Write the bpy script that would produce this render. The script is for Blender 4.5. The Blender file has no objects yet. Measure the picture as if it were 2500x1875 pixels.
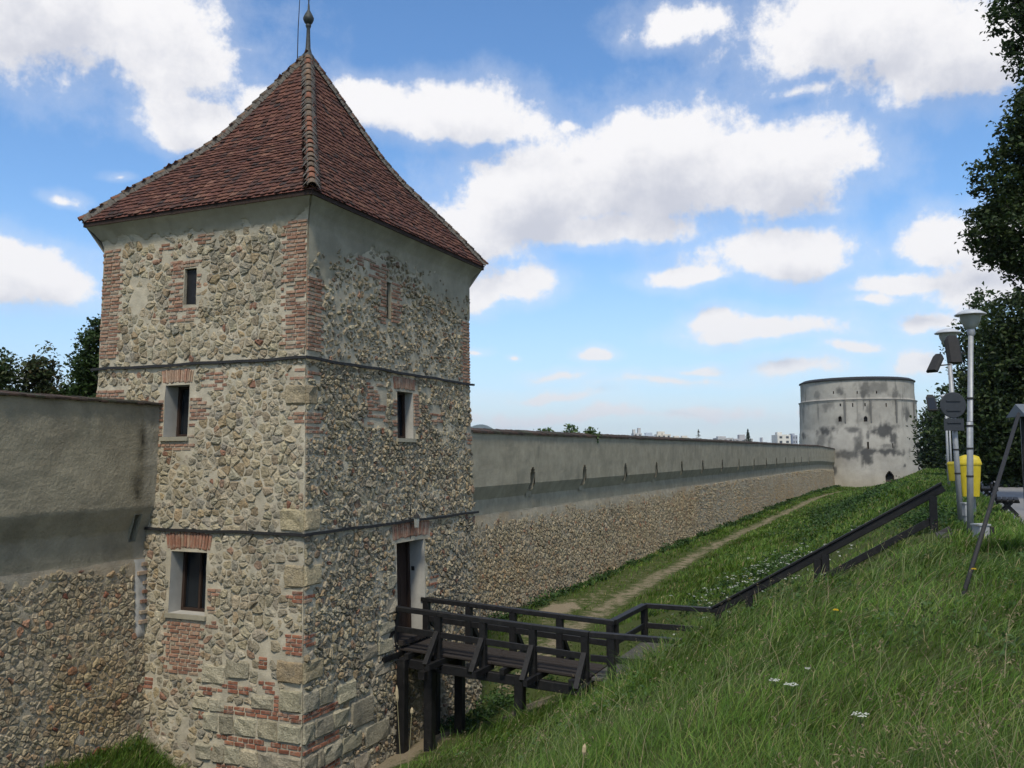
import bpy, bmesh, math, random
import numpy as np
from mathutils import Vector, Matrix

random.seed(11)
rng = np.random.default_rng(11)
scene = bpy.context.scene
COL = scene.collection
rad = math.radians

# ------------------------------------------------------------------ camera
FPX = 2172.0                      # focal length in pixels of a 2500 px wide picture
YAW, PITCH, ROLL = rad(23.6), rad(4.72), rad(-0.18)
cF = np.array([-math.sin(YAW) * math.cos(PITCH), math.cos(YAW) * math.cos(PITCH), math.sin(PITCH)])
cR0 = np.array([math.cos(YAW), math.sin(YAW), 0.0])
cU0 = np.cross(cR0, cF)
cR = math.cos(ROLL) * cR0 + math.sin(ROLL) * cU0
cU = -math.sin(ROLL) * cR0 + math.cos(ROLL) * cU0
cam = bpy.data.cameras.new("camera")
cam.sensor_width = 36.0
cam.lens = 36.0 * FPX / 2500.0
cam.clip_start = 0.05
cam.clip_end = 20000
camo = bpy.data.objects.new("camera", cam)
camo.matrix_world = Matrix(((cR[0], cU[0], -cF[0], 0), (cR[1], cU[1], -cF[1], 0), (cR[2], cU[2], -cF[2], 0), (0, 0, 0, 1)))
COL.objects.link(camo)
scene.camera = camo


def ray(px, py):
    return cF + cR * (px - 1250) / FPX - cU * (py - 937.5) / FPX


def at(px, py, depth):
    return ray(px, py) * depth


def onz(px, py, z):
    v = ray(px, py)
    return v * (z / v[2])


# ------------------------------------------------------------------ sun, sky, exposure
SUN_DIR = Vector((0.17, -0.53, 0.80)).normalized()
SUN_EL = math.asin(SUN_DIR.z)
sun = bpy.data.lights.new("sun", 'SUN')
sun.energy = 2.5
sun.angle = rad(10)
sun.color = (1.0, 0.93, 0.80)
suno = bpy.data.objects.new("sun", sun)
suno.rotation_euler = SUN_DIR.to_track_quat('Z', 'Y').to_euler()
COL.objects.link(suno)

scene.view_settings.view_transform = 'Standard'
scene.view_settings.look = 'None'
scene.view_settings.gamma = 1.0
scene.view_settings.exposure = 0.36
scene.view_settings.use_curve_mapping = False
scene.cycles.use_denoising = True
scene.cycles.max_bounces = 5
scene.cycles.diffuse_bounces = 2
scene.cycles.transparent_max_bounces = 6

world = bpy.data.worlds.new("World")
scene.world = world
world.use_nodes = True
SKY_STRENGTH = 0.10


def N(nt, typ, **kw):
    n = nt.nodes.new(typ)
    for k, v in kw.items():
        if k == 'inp':
            for kk, vv in v.items():
                n.inputs[kk].default_value = vv
        else:
            setattr(n, k, v)
    return n


def azel(px, py):
    v = ray(px, py)
    v = v / np.linalg.norm(v)
    return math.atan2(v[0], v[1]), math.asin(v[2])


# cumulus of the photograph: centre and half-size in picture units, strength
CLOUDS = [
    (60, 20, 490, 205, 1.0), (350, 40, 230, 95, 0.6),
    (500, 305, 215, 95, 0.95), (640, 235, 150, 80, 0.7), (610, 110, 150, 50, 0.25),
    (1110, 285, 340, 88, 0.9), (880, 250, 150, 80, 0.8), (1390, 295, 140, 45, 0.5),
    (1300, 480, 270, 140, 1.0), (1590, 420, 320, 165, 1.15), (1910, 430, 230, 130, 1.0),
    (1120, 580, 240, 130, 1.0), (1180, 700, 220, 80, 0.9), (1480, 570, 340, 75, 0.9),
    (1680, 690, 150, 42, 0.75), (1890, 640, 240, 85, 1.0),
    (2050, 70, 300, 140, 1.0), (2300, 130, 240, 140, 1.1), (1690, 50, 220, 80, 0.7), (1950, 215, 200, 55, 0.5),
    (2350, 590, 140, 80, 1.0), (2240, 700, 230, 55, 0.8), (2440, 700, 180, 100, 1.0),
    (1890, 815, 220, 48, 0.9), (1750, 790, 90, 45, 0.7), (2110, 750, 150, 40, 0.5),
    (1435, 864, 70, 25, 0.75), (1165, 848, 40, 18, 0.6), (1235, 860, 24, 12, 0.45),
    (1650, 925, 330, 34, 0.5), (1960, 900, 170, 45, 0.6), (1350, 955, 300, 40, 0.45), (2230, 890, 90, 50, 0.75),
    (1500, 1010, 1100, 60, 0.45), (2080, 850, 130, 34, 0.6), (1720, 900, 110, 26, 0.6), (1350, 905, 160, 26, 0.5), (2300, 800, 150, 50, 0.6),
    (60, 690, 200, 85, 1.0), (165, 505, 70, 38, 0.4), (280, 440, 60, 26, 0.25), (110, 930, 150, 40, 0.45),
]
KAZ = 1.0 / FPX

grp = bpy.data.node_groups.new("cloud_cover", 'ShaderNodeTree')
grp.interface.new_socket("P", in_out='INPUT', socket_type='NodeSocketVector')
grp.interface.new_socket("Cover", in_out='OUTPUT', socket_type='NodeSocketFloat')
gi = grp.nodes.new('NodeGroupInput')
go = grp.nodes.new('NodeGroupOutput')
gl = grp.links.new
n1 = N(grp, 'ShaderNodeTexNoise', inp={'Scale': 7.0, 'Detail': 2.0, 'Roughness': 0.5})
gl(gi.outputs[0], n1.inputs['Vector'])
wsub = N(grp, 'ShaderNodeVectorMath', operation='SUBTRACT')
gl(n1.outputs['Color'], wsub.inputs[0]); wsub.inputs[1].default_value = (0.5, 0.5, 0.5)
wmul = N(grp, 'ShaderNodeVectorMath', operation='MULTIPLY')
gl(wsub.outputs[0], wmul.inputs[0]); wmul.inputs[1].default_value = (0.10, 0.055, 0)
wadd = N(grp, 'ShaderNodeVectorMath', operation='ADD')
gl(gi.outputs[0], wadd.inputs[0]); gl(wmul.outputs[0], wadd.inputs[1])
# plain broken cumulus all round the compass, left out only where the photograph's own clouds are set
n0 = N(grp, 'ShaderNodeTexNoise', inp={'Scale': 3.2, 'Detail': 2.0, 'Roughness': 0.5})
gl(gi.outputs[0], n0.inputs['Vector'])
m0 = N(grp, 'ShaderNodeMapRange', inp={'From Min': 0.42, 'From Max': 0.72, 'To Min': -0.6, 'To Max': 1.2})
gl(n0.outputs['Fac'], m0.inputs['Value'])
sp0 = N(grp, 'ShaderNodeSeparateXYZ'); gl(gi.outputs[0], sp0.inputs[0])
ca, ce = azel(1250, 600)
da = N(grp, 'ShaderNodeMath', operation='SUBTRACT'); gl(sp0.outputs[0], da.inputs[0]); da.inputs[1].default_value = ca
dabs = N(grp, 'ShaderNodeMath', operation='ABSOLUTE'); gl(da.outputs[0], dabs.inputs[0])
mz = N(grp, 'ShaderNodeMapRange', inp={'From Min': 0.60, 'From Max': 0.75, 'To Min': 0.0, 'To Max': 1.0}); gl(dabs.outputs[0], mz.inputs['Value'])
mz2 = N(grp, 'ShaderNodeMapRange', inp={'From Min': 0.52, 'From Max': 0.62, 'To Min': 0.0, 'To Max': 1.0}); gl(sp0.outputs[1], mz2.inputs['Value'])
mzm = N(grp, 'ShaderNodeMath', operation='MAXIMUM'); gl(mz.outputs[0], mzm.inputs[0]); gl(mz2.outputs[0], mzm.inputs[1])
mixg = N(grp, 'ShaderNodeMapRange', inp={'To Min': -1.5}); gl(mzm.outputs[0], mixg.inputs['Value']); gl(m0.outputs[0], mixg.inputs['To Max'])
acc = mixg.outputs[0]
for (px, py, rx, ry, st) in CLOUDS:
    a_, e_ = azel(px, py)
    s = N(grp, 'ShaderNodeVectorMath', operation='SUBTRACT'); gl(wadd.outputs[0], s.inputs[0]); s.inputs[1].default_value = (a_, e_, 0)
    kx, ky = 1 / (rx * KAZ), 1 / (ry * KAZ)
    a1 = N(grp, 'ShaderNodeVectorMath', operation='MULTIPLY'); gl(s.outputs[0], a1.inputs[0]); a1.inputs[1].default_value = (kx, ky, 0)
    a2 = N(grp, 'ShaderNodeVectorMath', operation='MULTIPLY'); gl(s.outputs[0], a2.inputs[0]); a2.inputs[1].default_value = (-kx, -ky * 1.35, 0)
    mx = N(grp, 'ShaderNodeVectorMath', operation='MAXIMUM'); gl(a1.outputs[0], mx.inputs[0]); gl(a2.outputs[0], mx.inputs[1])
    dt = N(grp, 'ShaderNodeVectorMath', operation='LENGTH'); gl(mx.outputs[0], dt.inputs[0])
    inv = N(grp, 'ShaderNodeMath', operation='SUBTRACT'); inv.inputs[0].default_value = st; gl(dt.outputs['Value'], inv.inputs[1])
    mm = N(grp, 'ShaderNodeMath', operation='SMOOTH_MAX'); gl(acc, mm.inputs[0]); gl(inv.outputs[0], mm.inputs[1]); mm.inputs[2].default_value = 0.25
    acc = mm.outputs[0]
n2 = N(grp, 'ShaderNodeTexNoise', inp={'Scale': 11.0, 'Detail': 9.0, 'Roughness': 0.66})
gl(gi.outputs[0], n2.inputs['Vector'])
e2 = N(grp, 'ShaderNodeMapRange', inp={'From Min': 0.0, 'From Max': 1.0, 'To Min': -1.0, 'To Max': 1.0}); gl(n2.outputs['Fac'], e2.inputs['Value'])
ad = N(grp, 'ShaderNodeMath', operation='ADD'); gl(acc, ad.inputs[0]); gl(e2.outputs[0], ad.inputs[1])
gl(ad.outputs[0], go.inputs[0])

nt = world.node_tree
nt.nodes.clear()
wl = nt.links.new
sky = N(nt, 'ShaderNodeTexSky', sky_type='NISHITA', sun_disc=False, sun_elevation=SUN_EL,
        sun_rotation=math.atan2(SUN_DIR.x, SUN_DIR.y), altitude=600, air_density=1.0, dust_density=0.3, ozone_density=2.4)
hs = N(nt, 'ShaderNodeHueSaturation', inp={'Saturation': 1.18, 'Value': 1.50})
wl(sky.outputs[0], hs.inputs['Color'])
tc = N(nt, 'ShaderNodeTexCoord')
sep = N(nt, 'ShaderNodeSeparateXYZ'); wl(tc.outputs['Generated'], sep.inputs[0])
az = N(nt, 'ShaderNodeMath', operation='ARCTAN2'); wl(sep.outputs[0], az.inputs[0]); wl(sep.outputs[1], az.inputs[1])
el = N(nt, 'ShaderNodeMath', operation='ARCSINE'); wl(sep.outputs[2], el.inputs[0])
cb = N(nt, 'ShaderNodeCombineXYZ'); wl(az.outputs[0], cb.inputs[0]); wl(el.outputs[0], cb.inputs[1])
g1 = nt.nodes.new('ShaderNodeGroup'); g1.node_tree = grp; wl(cb.outputs[0], g1.inputs[0])
up = N(nt, 'ShaderNodeVectorMath', operation='ADD'); wl(cb.outputs[0], up.inputs[0]); up.inputs[1].default_value = (-0.012, 0.036, 0)
g2 = nt.nodes.new('ShaderNodeGroup'); g2.node_tree = grp; wl(up.outputs[0], g2.inputs[0])
mask = N(nt, 'ShaderNodeMapRange', interpolation_type='SMOOTHSTEP', inp={'From Min': 0.03, 'From Max': 0.36, 'To Min': 0.0, 'To Max': 0.80})
wl(g1.outputs[0], mask.inputs['Value'])
veil = N(nt, 'ShaderNodeMapRange', interpolation_type='SMOOTHSTEP', inp={'From Min': -0.55, 'From Max': 0.12, 'To Min': 0.0, 'To Max': 0.22})
wl(g1.outputs[0], veil.inputs['Value'])
msum = N(nt, 'ShaderNodeMath', operation='ADD'); wl(mask.outputs[0], msum.inputs[0]); wl(veil.outputs[0], msum.inputs[1])
shade = N(nt, 'ShaderNodeMapRange', interpolation_type='SMOOTHSTEP', inp={'From Min': 0.10, 'From Max': 1.10, 'To Min': 0.0, 'To Max': 1.0})
wl(g2.outputs[0], shade.inputs['Value'])
ccol = N(nt, 'ShaderNodeMix', data_type='RGBA')
wl(shade.outputs[0], ccol.inputs['Factor'])
k = 1 / SKY_STRENGTH
ccol.inputs[6].default_value = (0.78 * k, 0.77 * k, 0.775 * k, 1)
ccol.inputs[7].default_value = (0.50 * k, 0.515 * k, 0.575 * k, 1)
# clouds thin out into the bright air near the horizon
fade = N(nt, 'ShaderNodeMapRange', interpolation_type='SMOOTHSTEP', inp={'From Min': 0.0, 'From Max': 0.16, 'To Min': 0.80, 'To Max': 0.97})
wl(el.outputs[0], fade.inputs['Value'])
mm2 = N(nt, 'ShaderNodeMath', operation='MULTIPLY'); wl(msum.outputs[0], mm2.inputs[0]); wl(fade.outputs[0], mm2.inputs[1])
mixs = N(nt, 'ShaderNodeMix', data_type='RGBA')
# pale haze low in the sky
hzf = N(nt, 'ShaderNodeMapRange', interpolation_type='SMOOTHSTEP', inp={'From Min': -0.02, 'From Max': 0.28, 'To Min': 0.58, 'To Max': 0.0}); wl(el.outputs[0], hzf.inputs['Value'])
hzm = N(nt, 'ShaderNodeMix', data_type='RGBA'); wl(hzf.outputs[0], hzm.inputs['Factor']); wl(hs.outputs[0], hzm.inputs[6]); hzm.inputs[7].default_value = (0.40 * k, 0.50 * k, 0.64 * k, 1)
wl(mm2.outputs[0], mixs.inputs['Factor']); wl(hzm.outputs[2], mixs.inputs[6]); wl(ccol.outputs[2], mixs.inputs[7])
bg = N(nt, 'ShaderNodeBackground', inp={'Strength': SKY_STRENGTH}); wl(mixs.outputs[2], bg.inputs['Color'])
wo = N(nt, 'ShaderNodeOutputWorld'); wl(bg.outputs[0], wo.inputs['Surface'])
world.cycles.sampling_method = 'NONE'


# ------------------------------------------------------------------ helpers
def _hash(ix, iy, seed):
    h = (ix.astype(np.int64) * 374761393 + iy.astype(np.int64) * 668265263 + seed * 974711) & 0x7fffffff
    h = ((h ^ (h >> 13)) * 1274126177) & 0x7fffffff
    h = (h ^ (h >> 16)) & 0xffff
    return h / 65535.0


def vnoise(x, y, seed=0):
    x = np.asarray(x, float); y = np.asarray(y, float)
    ix = np.floor(x); iy = np.floor(y)
    fx = x - ix; fy = y - iy
    fx = fx * fx * (3 - 2 * fx); fy = fy * fy * (3 - 2 * fy)
    a = _hash(ix, iy, seed); b = _hash(ix + 1, iy, seed); c = _hash(ix, iy + 1, seed); d = _hash(ix + 1, iy + 1, seed)
    return (a * (1 - fx) + b * fx) * (1 - fy) + (c * (1 - fx) + d * fx) * fy


def fbm(x, y, oct=4, seed=0):
    t = 0; a = 0.5
    for i in range(oct):
        t = t + a * (vnoise(np.asarray(x) * 2 ** i, np.asarray(y) * 2 ** i, seed + 17 * i) - 0.5) * 2
        a *= 0.5
    return t


def put_tint(me, tint):
    at_ = me.color_attributes.new('tint', 'FLOAT_COLOR', 'POINT')
    n = len(me.vertices)
    arr = np.ones((n, 4), np.float32)
    arr[:, :3] = np.asarray(tint, np.float32)
    at_.data.foreach_set('color', arr.ravel())


def fast_mesh(name, V, F, tint=None, smooth=False):
    """V (n,3), F (m,k) all faces of one size"""
    V = np.asarray(V, np.float32); F = np.asarray(F, np.int32)
    me = bpy.data.meshes.new(name)
    me.vertices.add(len(V)); me.vertices.foreach_set('co', V.ravel())
    k_ = F.shape[1]
    me.loops.add(F.size); me.loops.foreach_set('vertex_index', F.ravel())
    me.polygons.add(len(F))
    me.polygons.foreach_set('loop_start', np.arange(0, F.size, k_, dtype=np.int32))
    me.polygons.foreach_set('loop_total', np.full(len(F), k_, np.int32))
    me.polygons.foreach_set('use_smooth', np.full(len(F), bool(smooth)))
    me.update(calc_edges=True)
    if tint is not None:
        put_tint(me, tint)
    return me


def link(name, me, mat=None, parent=None, **props):
    o = bpy.data.objects.new(name, me)
    COL.objects.link(o)
    if mat is not None and me is not None and not me.materials:
        me.materials.append(mat)
    if parent is not None:
        o.parent = parent
    for k_, v in props.items():
        o[k_] = v
    return o


def empty(name, loc=(0, 0, 0), **props):
    o = bpy.data.objects.new(name, None)
    o.empty_display_size = 0.2
    o.location = loc
    COL.objects.link(o)
    for k_, v in props.items():
        o[k_] = v
    return o


class MB:
    """collects shapes; build() links them as one mesh object"""

    def __init__(s):
        s.v = []; s.f = []; s.t = []

    def add(s, V, F, tint=None):
        b = len(s.v)
        s.v.extend([tuple(p) for p in V])
        s.f.extend([tuple(i + b for i in f) for f in F])
        s.t.extend([tint if tint is not None else (1, 1, 1)] * len(V))
        return s

    def box(s, lo, hi, tint=None, M=None, jit=0):
        x0, y0, z0 = lo; x1, y1, z1 = hi
        P = [(x0, y0, z0), (x1, y0, z0), (x1, y1, z0), (x0, y1, z0), (x0, y0, z1), (x1, y0, z1), (x1, y1, z1), (x0, y1, z1)]
        if jit:
            P = [tuple(c + random.uniform(-jit, jit) for c in p) for p in P]
        if M is not None:
            P = [tuple(M @ Vector(p)) for p in P]
        return s.add(P, [(0, 3, 2, 1), (4, 5, 6, 7), (0, 1, 5, 4), (1, 2, 6, 5), (2, 3, 7, 6), (3, 0, 4, 7)], tint)

    def bar(s, a, b, w, h=None, tint=None, up=(0, 0, 1), roll=0, bev=0):
        """rectangular beam from a to b, w wide (sideways) and h deep (along up)"""
        h = h or w
        a = Vector(a); b = Vector(b)
        d = (b - a).normalized(); upv = Vector(up)
        sd = d.cross(upv)
        if sd.length < 1e-4:
            sd = d.cross(Vector((1, 0, 0)))
        sd.normalize(); u2 = sd.cross(d).normalized()
        if bev <= 0:
            prof = [(-w / 2, -h / 2), (w / 2, -h / 2), (w / 2, h / 2), (-w / 2, h / 2)]
        else:
            e = bev
            prof = [(-w / 2 + e, -h / 2), (w / 2 - e, -h / 2), (w / 2, -h / 2 + e), (w / 2, h / 2 - e), (w / 2 - e, h / 2), (-w / 2 + e, h / 2), (-w / 2, h / 2 - e), (-w / 2, -h / 2 + e)]
        n = len(prof)
        P = [a + sd * p + u2 * q for p, q in prof] + [b + sd * p + u2 * q for p, q in prof]
        F = [tuple(range(n - 1, -1, -1)), tuple(range(n, 2 * n))] + [(i, (i + 1) % n, n + (i + 1) % n, n + i) for i in range(n)]
        return s.add(P, F, tint)

    def tube(s, pts, radii, n=10, tint=None, cap=True):
        pts = [Vector(p) for p in pts]
        if not hasattr(radii, '__len__'):
            radii = [radii] * len(pts)
        V = []; F = []
        for i, p in enumerate(pts):
            d = (pts[min(i + 1, len(pts) - 1)] - pts[max(i - 1, 0)]).normalized()
            sd = d.cross(Vector((0, 0, 1)))
            if sd.length < 0.05:
                sd = d.cross(Vector((0, 1, 0)))
            sd.normalize(); u = sd.cross(d)
            for j in range(n):
                a = 2 * math.pi * j / n
                V.append(p + (sd * math.cos(a) + u * math.sin(a)) * radii[i])
        for i in range(len(pts) - 1):
            for j in range(n):
                F.append((i * n + j, i * n + (j + 1) % n, (i + 1) * n + (j + 1) % n, (i + 1) * n + j))
        if cap:
            F.append(tuple(range(n - 1, -1, -1))); F.append(tuple((len(pts) - 1) * n + j for j in range(n)))
        return s.add(V, F, tint)

    def lathe(s, prof, c=(0, 0, 0), n=16, tint=None, a0=0, a1=2 * math.pi, M=None):
        full = abs(a1 - a0 - 2 * math.pi) < 1e-6
        m = n if full else n + 1
        V = []; F = []
        for (r, z) in prof:
            for j in range(m):
                a = a0 + (a1 - a0) * j / n
                V.append((c[0] + r * math.cos(a), c[1] + r * math.sin(a), c[2] + z))
        for i in range(len(prof) - 1):
            for j in range(n):
                j2 = (j + 1) % m
                F.append((i * m + j, i * m + j2, (i + 1) * m + j2, (i + 1) * m + j))
        if M is not None:
            V = [tuple(M @ Vector(p)) for p in V]
        return s.add(V, F, tint)

    def mesh(s, name, smooth=False):
        me = bpy.data.meshes.new(name)
        me.from_pydata(s.v, [], s.f)
        if smooth:
            me.polygons.foreach_set('use_smooth', np.ones(len(s.f), bool))
        if s.v:
            put_tint(me, s.t)
        me.update()
        return me

    def build(s, name, mat, parent=None, smooth=False, **props):
        return link(name, s.mesh(name, smooth), mat, parent, **props)


# ------------------------------------------------------------------ materials
def new_mat(name):
    m = bpy.data.materials.new(name)
    m.use_nodes = True
    t = m.node_tree
    b = t.nodes['Principled BSDF']
    return m, t, b


def surf(name, color=None, rough=0.85, tinted=False, spots=None, var=0.25, vscale=6.0, bump=0.0, bscale=30.0, bdetail=6,
         metal=0.0, spec=0.3, coord='Object', bdist=0.02, stretch=None, stain=None, alpha_trans=None):
    m, t, b = new_mat(name)
    L = t.links.new
    tcn = N(t, 'ShaderNodeTexCoord')
    geo_ = N(t, 'ShaderNodeNewGeometry')
    vec = geo_.outputs['Position']
    if stretch:
        mp = N(t, 'ShaderNodeMapping'); mp.inputs['Scale'].default_value = stretch
        L(vec, mp.inputs[0]); vec = mp.outputs[0]
    if tinted:
        at_ = N(t, 'ShaderNodeAttribute', attribute_name='tint'); base = at_.outputs['Color']
    else:
        rgb = N(t, 'ShaderNodeRGB'); rgb.outputs[0].default_value = (*color, 1); base = rgb.outputs[0]
    no = N(t, 'ShaderNodeTexNoise', inp={'Scale': vscale, 'Detail': 5.0, 'Roughness': 0.62}); L(vec, no.inputs['Vector'])
    mr = N(t, 'ShaderNodeMapRange', inp={'From Min': 0.25, 'From Max': 0.75, 'To Min': 1 - var, 'To Max': 1 + var}); L(no.outputs['Fac'], mr.inputs['Value'])
    mu = N(t, 'ShaderNodeMix', data_type='RGBA', blend_type='MULTIPLY', inp={'Factor': 1.0}); L(base, mu.inputs[6]); L(mr.outputs[0], mu.inputs[7])
    out = mu.outputs[2]
    for sp in (spots or []):
        # (colour, noise scale, threshold lo, hi, amount, stretch)
        colr, sc, lo, hi, amt, stt = sp
        v2 = geo_.outputs['Position']
        if stt:
            mp = N(t, 'ShaderNodeMapping'); mp.inputs['Scale'].default_value = stt
            mp.inputs['Location'].default_value = (sc, sc * 2, 3.3)
            L(v2, mp.inputs[0]); v2 = mp.outputs[0]
        n3 = N(t, 'ShaderNodeTexNoise', inp={'Scale': sc, 'Detail': 6.0, 'Roughness': 0.65}); L(v2, n3.inputs['Vector'])
        m3 = N(t, 'ShaderNodeMapRange', inp={'From Min': lo, 'From Max': hi, 'To Min': 0.0, 'To Max': amt}); L(n3.outputs['Fac'], m3.inputs['Value'])
        mx = N(t, 'ShaderNodeMix', data_type='RGBA'); L(m3.outputs[0], mx.inputs['Factor']); L(out, mx.inputs[6]); mx.inputs[7].default_value = (*colr, 1)
        out = mx.outputs[2]
    L(out, b.inputs['Base Color'])
    b.inputs['Roughness'].default_value = rough
    b.inputs['Metallic'].default_value = metal
    b.inputs['Specular IOR Level'].default_value = spec
    if bump > 0:
        n4 = N(t, 'ShaderNodeTexNoise', inp={'Scale': bscale, 'Detail': float(bdetail), 'Roughness': 0.65}); L(vec, n4.inputs['Vector'])
        bp = N(t, 'ShaderNodeBump', inp={'Strength': bump, 'Distance': bdist}); L(n4.outputs['Fac'], bp.inputs['Height']); L(bp.outputs[0], b.inputs['Normal'])
    return m


M_STONE = surf('rubble limestone', tinted=True, var=0.30, vscale=9, bump=1.0, bscale=15, bdist=0.07, rough=0.95, spec=0.15,
               spots=[((0.15, 0.13, 0.10), 5.0, 0.56, 0.74, 0.40, None), ((0.17, 0.155, 0.125), 0.9, 0.53, 0.70, 0.55, (1, 1, 0.55)), ((0.50, 0.46, 0.38), 14.0, 0.58, 0.75, 0.4, None)])
M_MORTAR = surf('lime mortar', (0.455, 0.405, 0.30), var=0.22, vscale=4, bump=0.8, bscale=38, bdist=0.02, rough=0.97, spec=0.1,
                spots=[((0.31, 0.27, 0.195), 1.6, 0.48, 0.66, 0.5, None), ((0.14, 0.13, 0.115), 2.7, 0.60, 0.76, 0.5, None), ((0.20, 0.185, 0.15), 0.9, 0.53, 0.70, 0.5, (1, 1, 0.55))])
M_BRICK = surf('old brick', tinted=True, var=0.28, vscale=18, bump=0.6, bscale=60, bdist=0.01, rough=0.95, spec=0.15,
               spots=[((0.36, 0.315, 0.245), 7.0, 0.49, 0.66, 0.6, None), ((0.07, 0.055, 0.045), 9.0, 0.62, 0.78, 0.55, None)])
M_BLOCK = surf('weathered ashlar', tinted=True, var=0.38, vscale=16, bump=1.0, bscale=28, bdist=0.05, rough=0.96, spec=0.12,
               spots=[((0.15, 0.145, 0.12), 3.5, 0.50, 0.70, 0.5, None), ((0.11, 0.10, 0.085), 24.0, 0.56, 0.70, 0.6, None)])
M_TILE = surf('clay roof tile', tinted=True, var=0.30, vscale=14, bump=0.35, bscale=70, bdist=0.006, rough=0.9, spec=0.2,
              spots=[((0.05, 0.04, 0.038), 4.0, 0.55, 0.75, 0.55, None)])
M_RIDGE = surf('clay ridge tile', tinted=True, var=0.25, vscale=14, bump=0.35, bscale=60, bdist=0.006, rough=0.9, spec=0.2,
               spots=[((0.24, 0.23, 0.20), 6.0, 0.55, 0.7, 0.7, None)])
M_RMORT = surf('grey ridge mortar', (0.135, 0.12, 0.10), var=0.35, vscale=10, bump=1.0, bscale=40, bdist=0.02, rough=0.97)
M_PLAS = surf('grey lime plaster', (0.33, 0.30, 0.222), var=0.20, vscale=2.2, bump=0.35, bscale=22, bdist=0.02, rough=0.96, spec=0.12,
              spots=[((0.23, 0.21, 0.155), 0.8, 0.46, 0.64, 0.6, None), ((0.38, 0.35, 0.27), 2.3, 0.56, 0.72, 0.5, None), ((0.13, 0.125, 0.10), 1.6, 0.58, 0.76, 0.55, (1, 1, 0.25))])
M_REVEAL = surf('white plaster reveal', (0.40, 0.385, 0.34), var=0.12, vscale=5, bump=0.3, bscale=40, rough=0.95)
M_WOOD = surf('black tarred timber', (0.0085, 0.008, 0.0078), var=0.6, vscale=9, bump=0.7, bscale=30, bdist=0.006, rough=0.58, spec=0.35,
              spots=[((0.035, 0.032, 0.029), 5, 0.55, 0.75, 0.6, None)])
M_DECK = surf('worn dark deck board', (0.034, 0.028, 0.024), var=0.45, vscale=10, bump=0.6, bscale=40, bdist=0.004, rough=0.88, spec=0.2, stretch=(1, 5, 5))
M_DOOR = surf('brown door wood', (0.035, 0.020, 0.013), var=0.4, vscale=10, bump=0.4, bscale=30, rough=0.8, stretch=(6, 6, 0.6))
M_IRON = surf('blackened iron', (0.018, 0.017, 0.016), var=0.35, vscale=20, bump=0.3, bscale=60, rough=0.7, spec=0.4)
M_COPPER = surf('dull zinc finial', (0.055, 0.06, 0.058), var=0.4, vscale=18, rough=0.6, metal=0.3)
M_GALV = surf('galvanised steel', (0.32, 0.33, 0.335), var=0.15, vscale=12, rough=0.55, metal=0.35, spec=0.4,
              spots=[((0.16, 0.16, 0.155), 5, 0.55, 0.75, 0.5, (3, 3, 0.6))])
M_LAMPCAP = surf('lamp cap enamel', (0.45, 0.47, 0.49), var=0.12, vscale=12, rough=0.45)
M_SIGNB = surf('grey sign back', (0.035, 0.04, 0.046), var=0.15, vscale=9, rough=0.6)
M_YELLOW = surf('yellow plastic', (0.48, 0.375, 0.018), var=0.14, vscale=8, rough=0.5, spec=0.35, spots=[((0.22, 0.17, 0.03), 6, 0.55, 0.78, 0.5, (2, 2, .5))])
M_BOXG = surf('grey cabinet paint', (0.33, 0.34, 0.34), var=0.12, vscale=10, rough=0.6)
M_CONC = surf('weathered concrete', (0.27, 0.265, 0.25), var=0.22, vscale=8, bump=0.5, bscale=40, rough=0.95)
M_PAVE = surf('grey paving', (0.20, 0.195, 0.185), var=0.16, vscale=3, bump=0.3, bscale=60, rough=0.95)
M_COPE = surf('mossy brown coping tile', tinted=True, var=0.4, vscale=9, bump=0.8, bscale=40, bdist=0.02, rough=0.97)
M_BARK = surf('bark', (0.055, 0.045, 0.036), var=0.35, vscale=8, bump=0.8, bscale=30, rough=0.95, stretch=(3, 3, 0.6))
M_FLOWER = surf('petal', tinted=True, var=0.08, vscale=30, rough=0.8)
M_HILL = surf('wooded hill', (0.045, 0.065, 0.035), var=0.35, vscale=0.02, rough=1.0)
M_BUILD = surf('panel block facade', tinted=True, var=0.08, vscale=0.3, rough=0.9)
M_SLATE = surf('dark sheet metal', (0.13, 0.145, 0.16), var=0.15, vscale=6, rough=0.5, metal=0.2)


def glass_mat():
    m, t, b = new_mat('dark window glass')
    b.inputs['Base Color'].default_value = (0.012, 0.015, 0.018, 1)
    b.inputs['Roughness'].default_value = 0.12
    b.inputs['Specular IOR Level'].default_value = 0.5
    return m


M_GLASS = glass_mat()


def lampglass():
    m, t, b = new_mat('frosted lamp bowl')
    b.inputs['Base Color'].default_value = (0.42, 0.43, 0.38, 1)
    b.inputs['Roughness'].default_value = 0.25
    b.inputs['Transmission Weight'].default_value = 0.35
    return m


M_LGLASS = lampglass()


def leafmat(name, trans=0.35, rough=0.55):
    m, t, b = new_mat(name)
    L = t.links.new
    a = N(t, 'ShaderNodeAttribute', attribute_name='tint')
    L(a.outputs['Color'], b.inputs['Base Color'])
    b.inputs['Roughness'].default_value = rough
    b.inputs['Specular IOR Level'].default_value = 0.25
    tr = N(t, 'ShaderNodeBsdfTranslucent')
    hsv = N(t, 'ShaderNodeHueSaturation', inp={'Hue': 0.49, 'Saturation': 1.1, 'Value': 1.3}); L(a.outputs['Color'], hsv.inputs['Color']); L(hsv.outputs[0], tr.inputs[0])
    mix = N(t, 'ShaderNodeMixShader', inp={'Fac': trans}); L(b.outputs[0], mix.inputs[1]); L(tr.outputs[0], mix.inputs[2])
    o = t.nodes['Material Output']; L(mix.outputs[0], o.inputs['Surface'])
    return m


M_LEAF = leafmat('leaf', 0.25)
M_GRASS = leafmat('grass blade', 0.25, 0.6)


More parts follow.
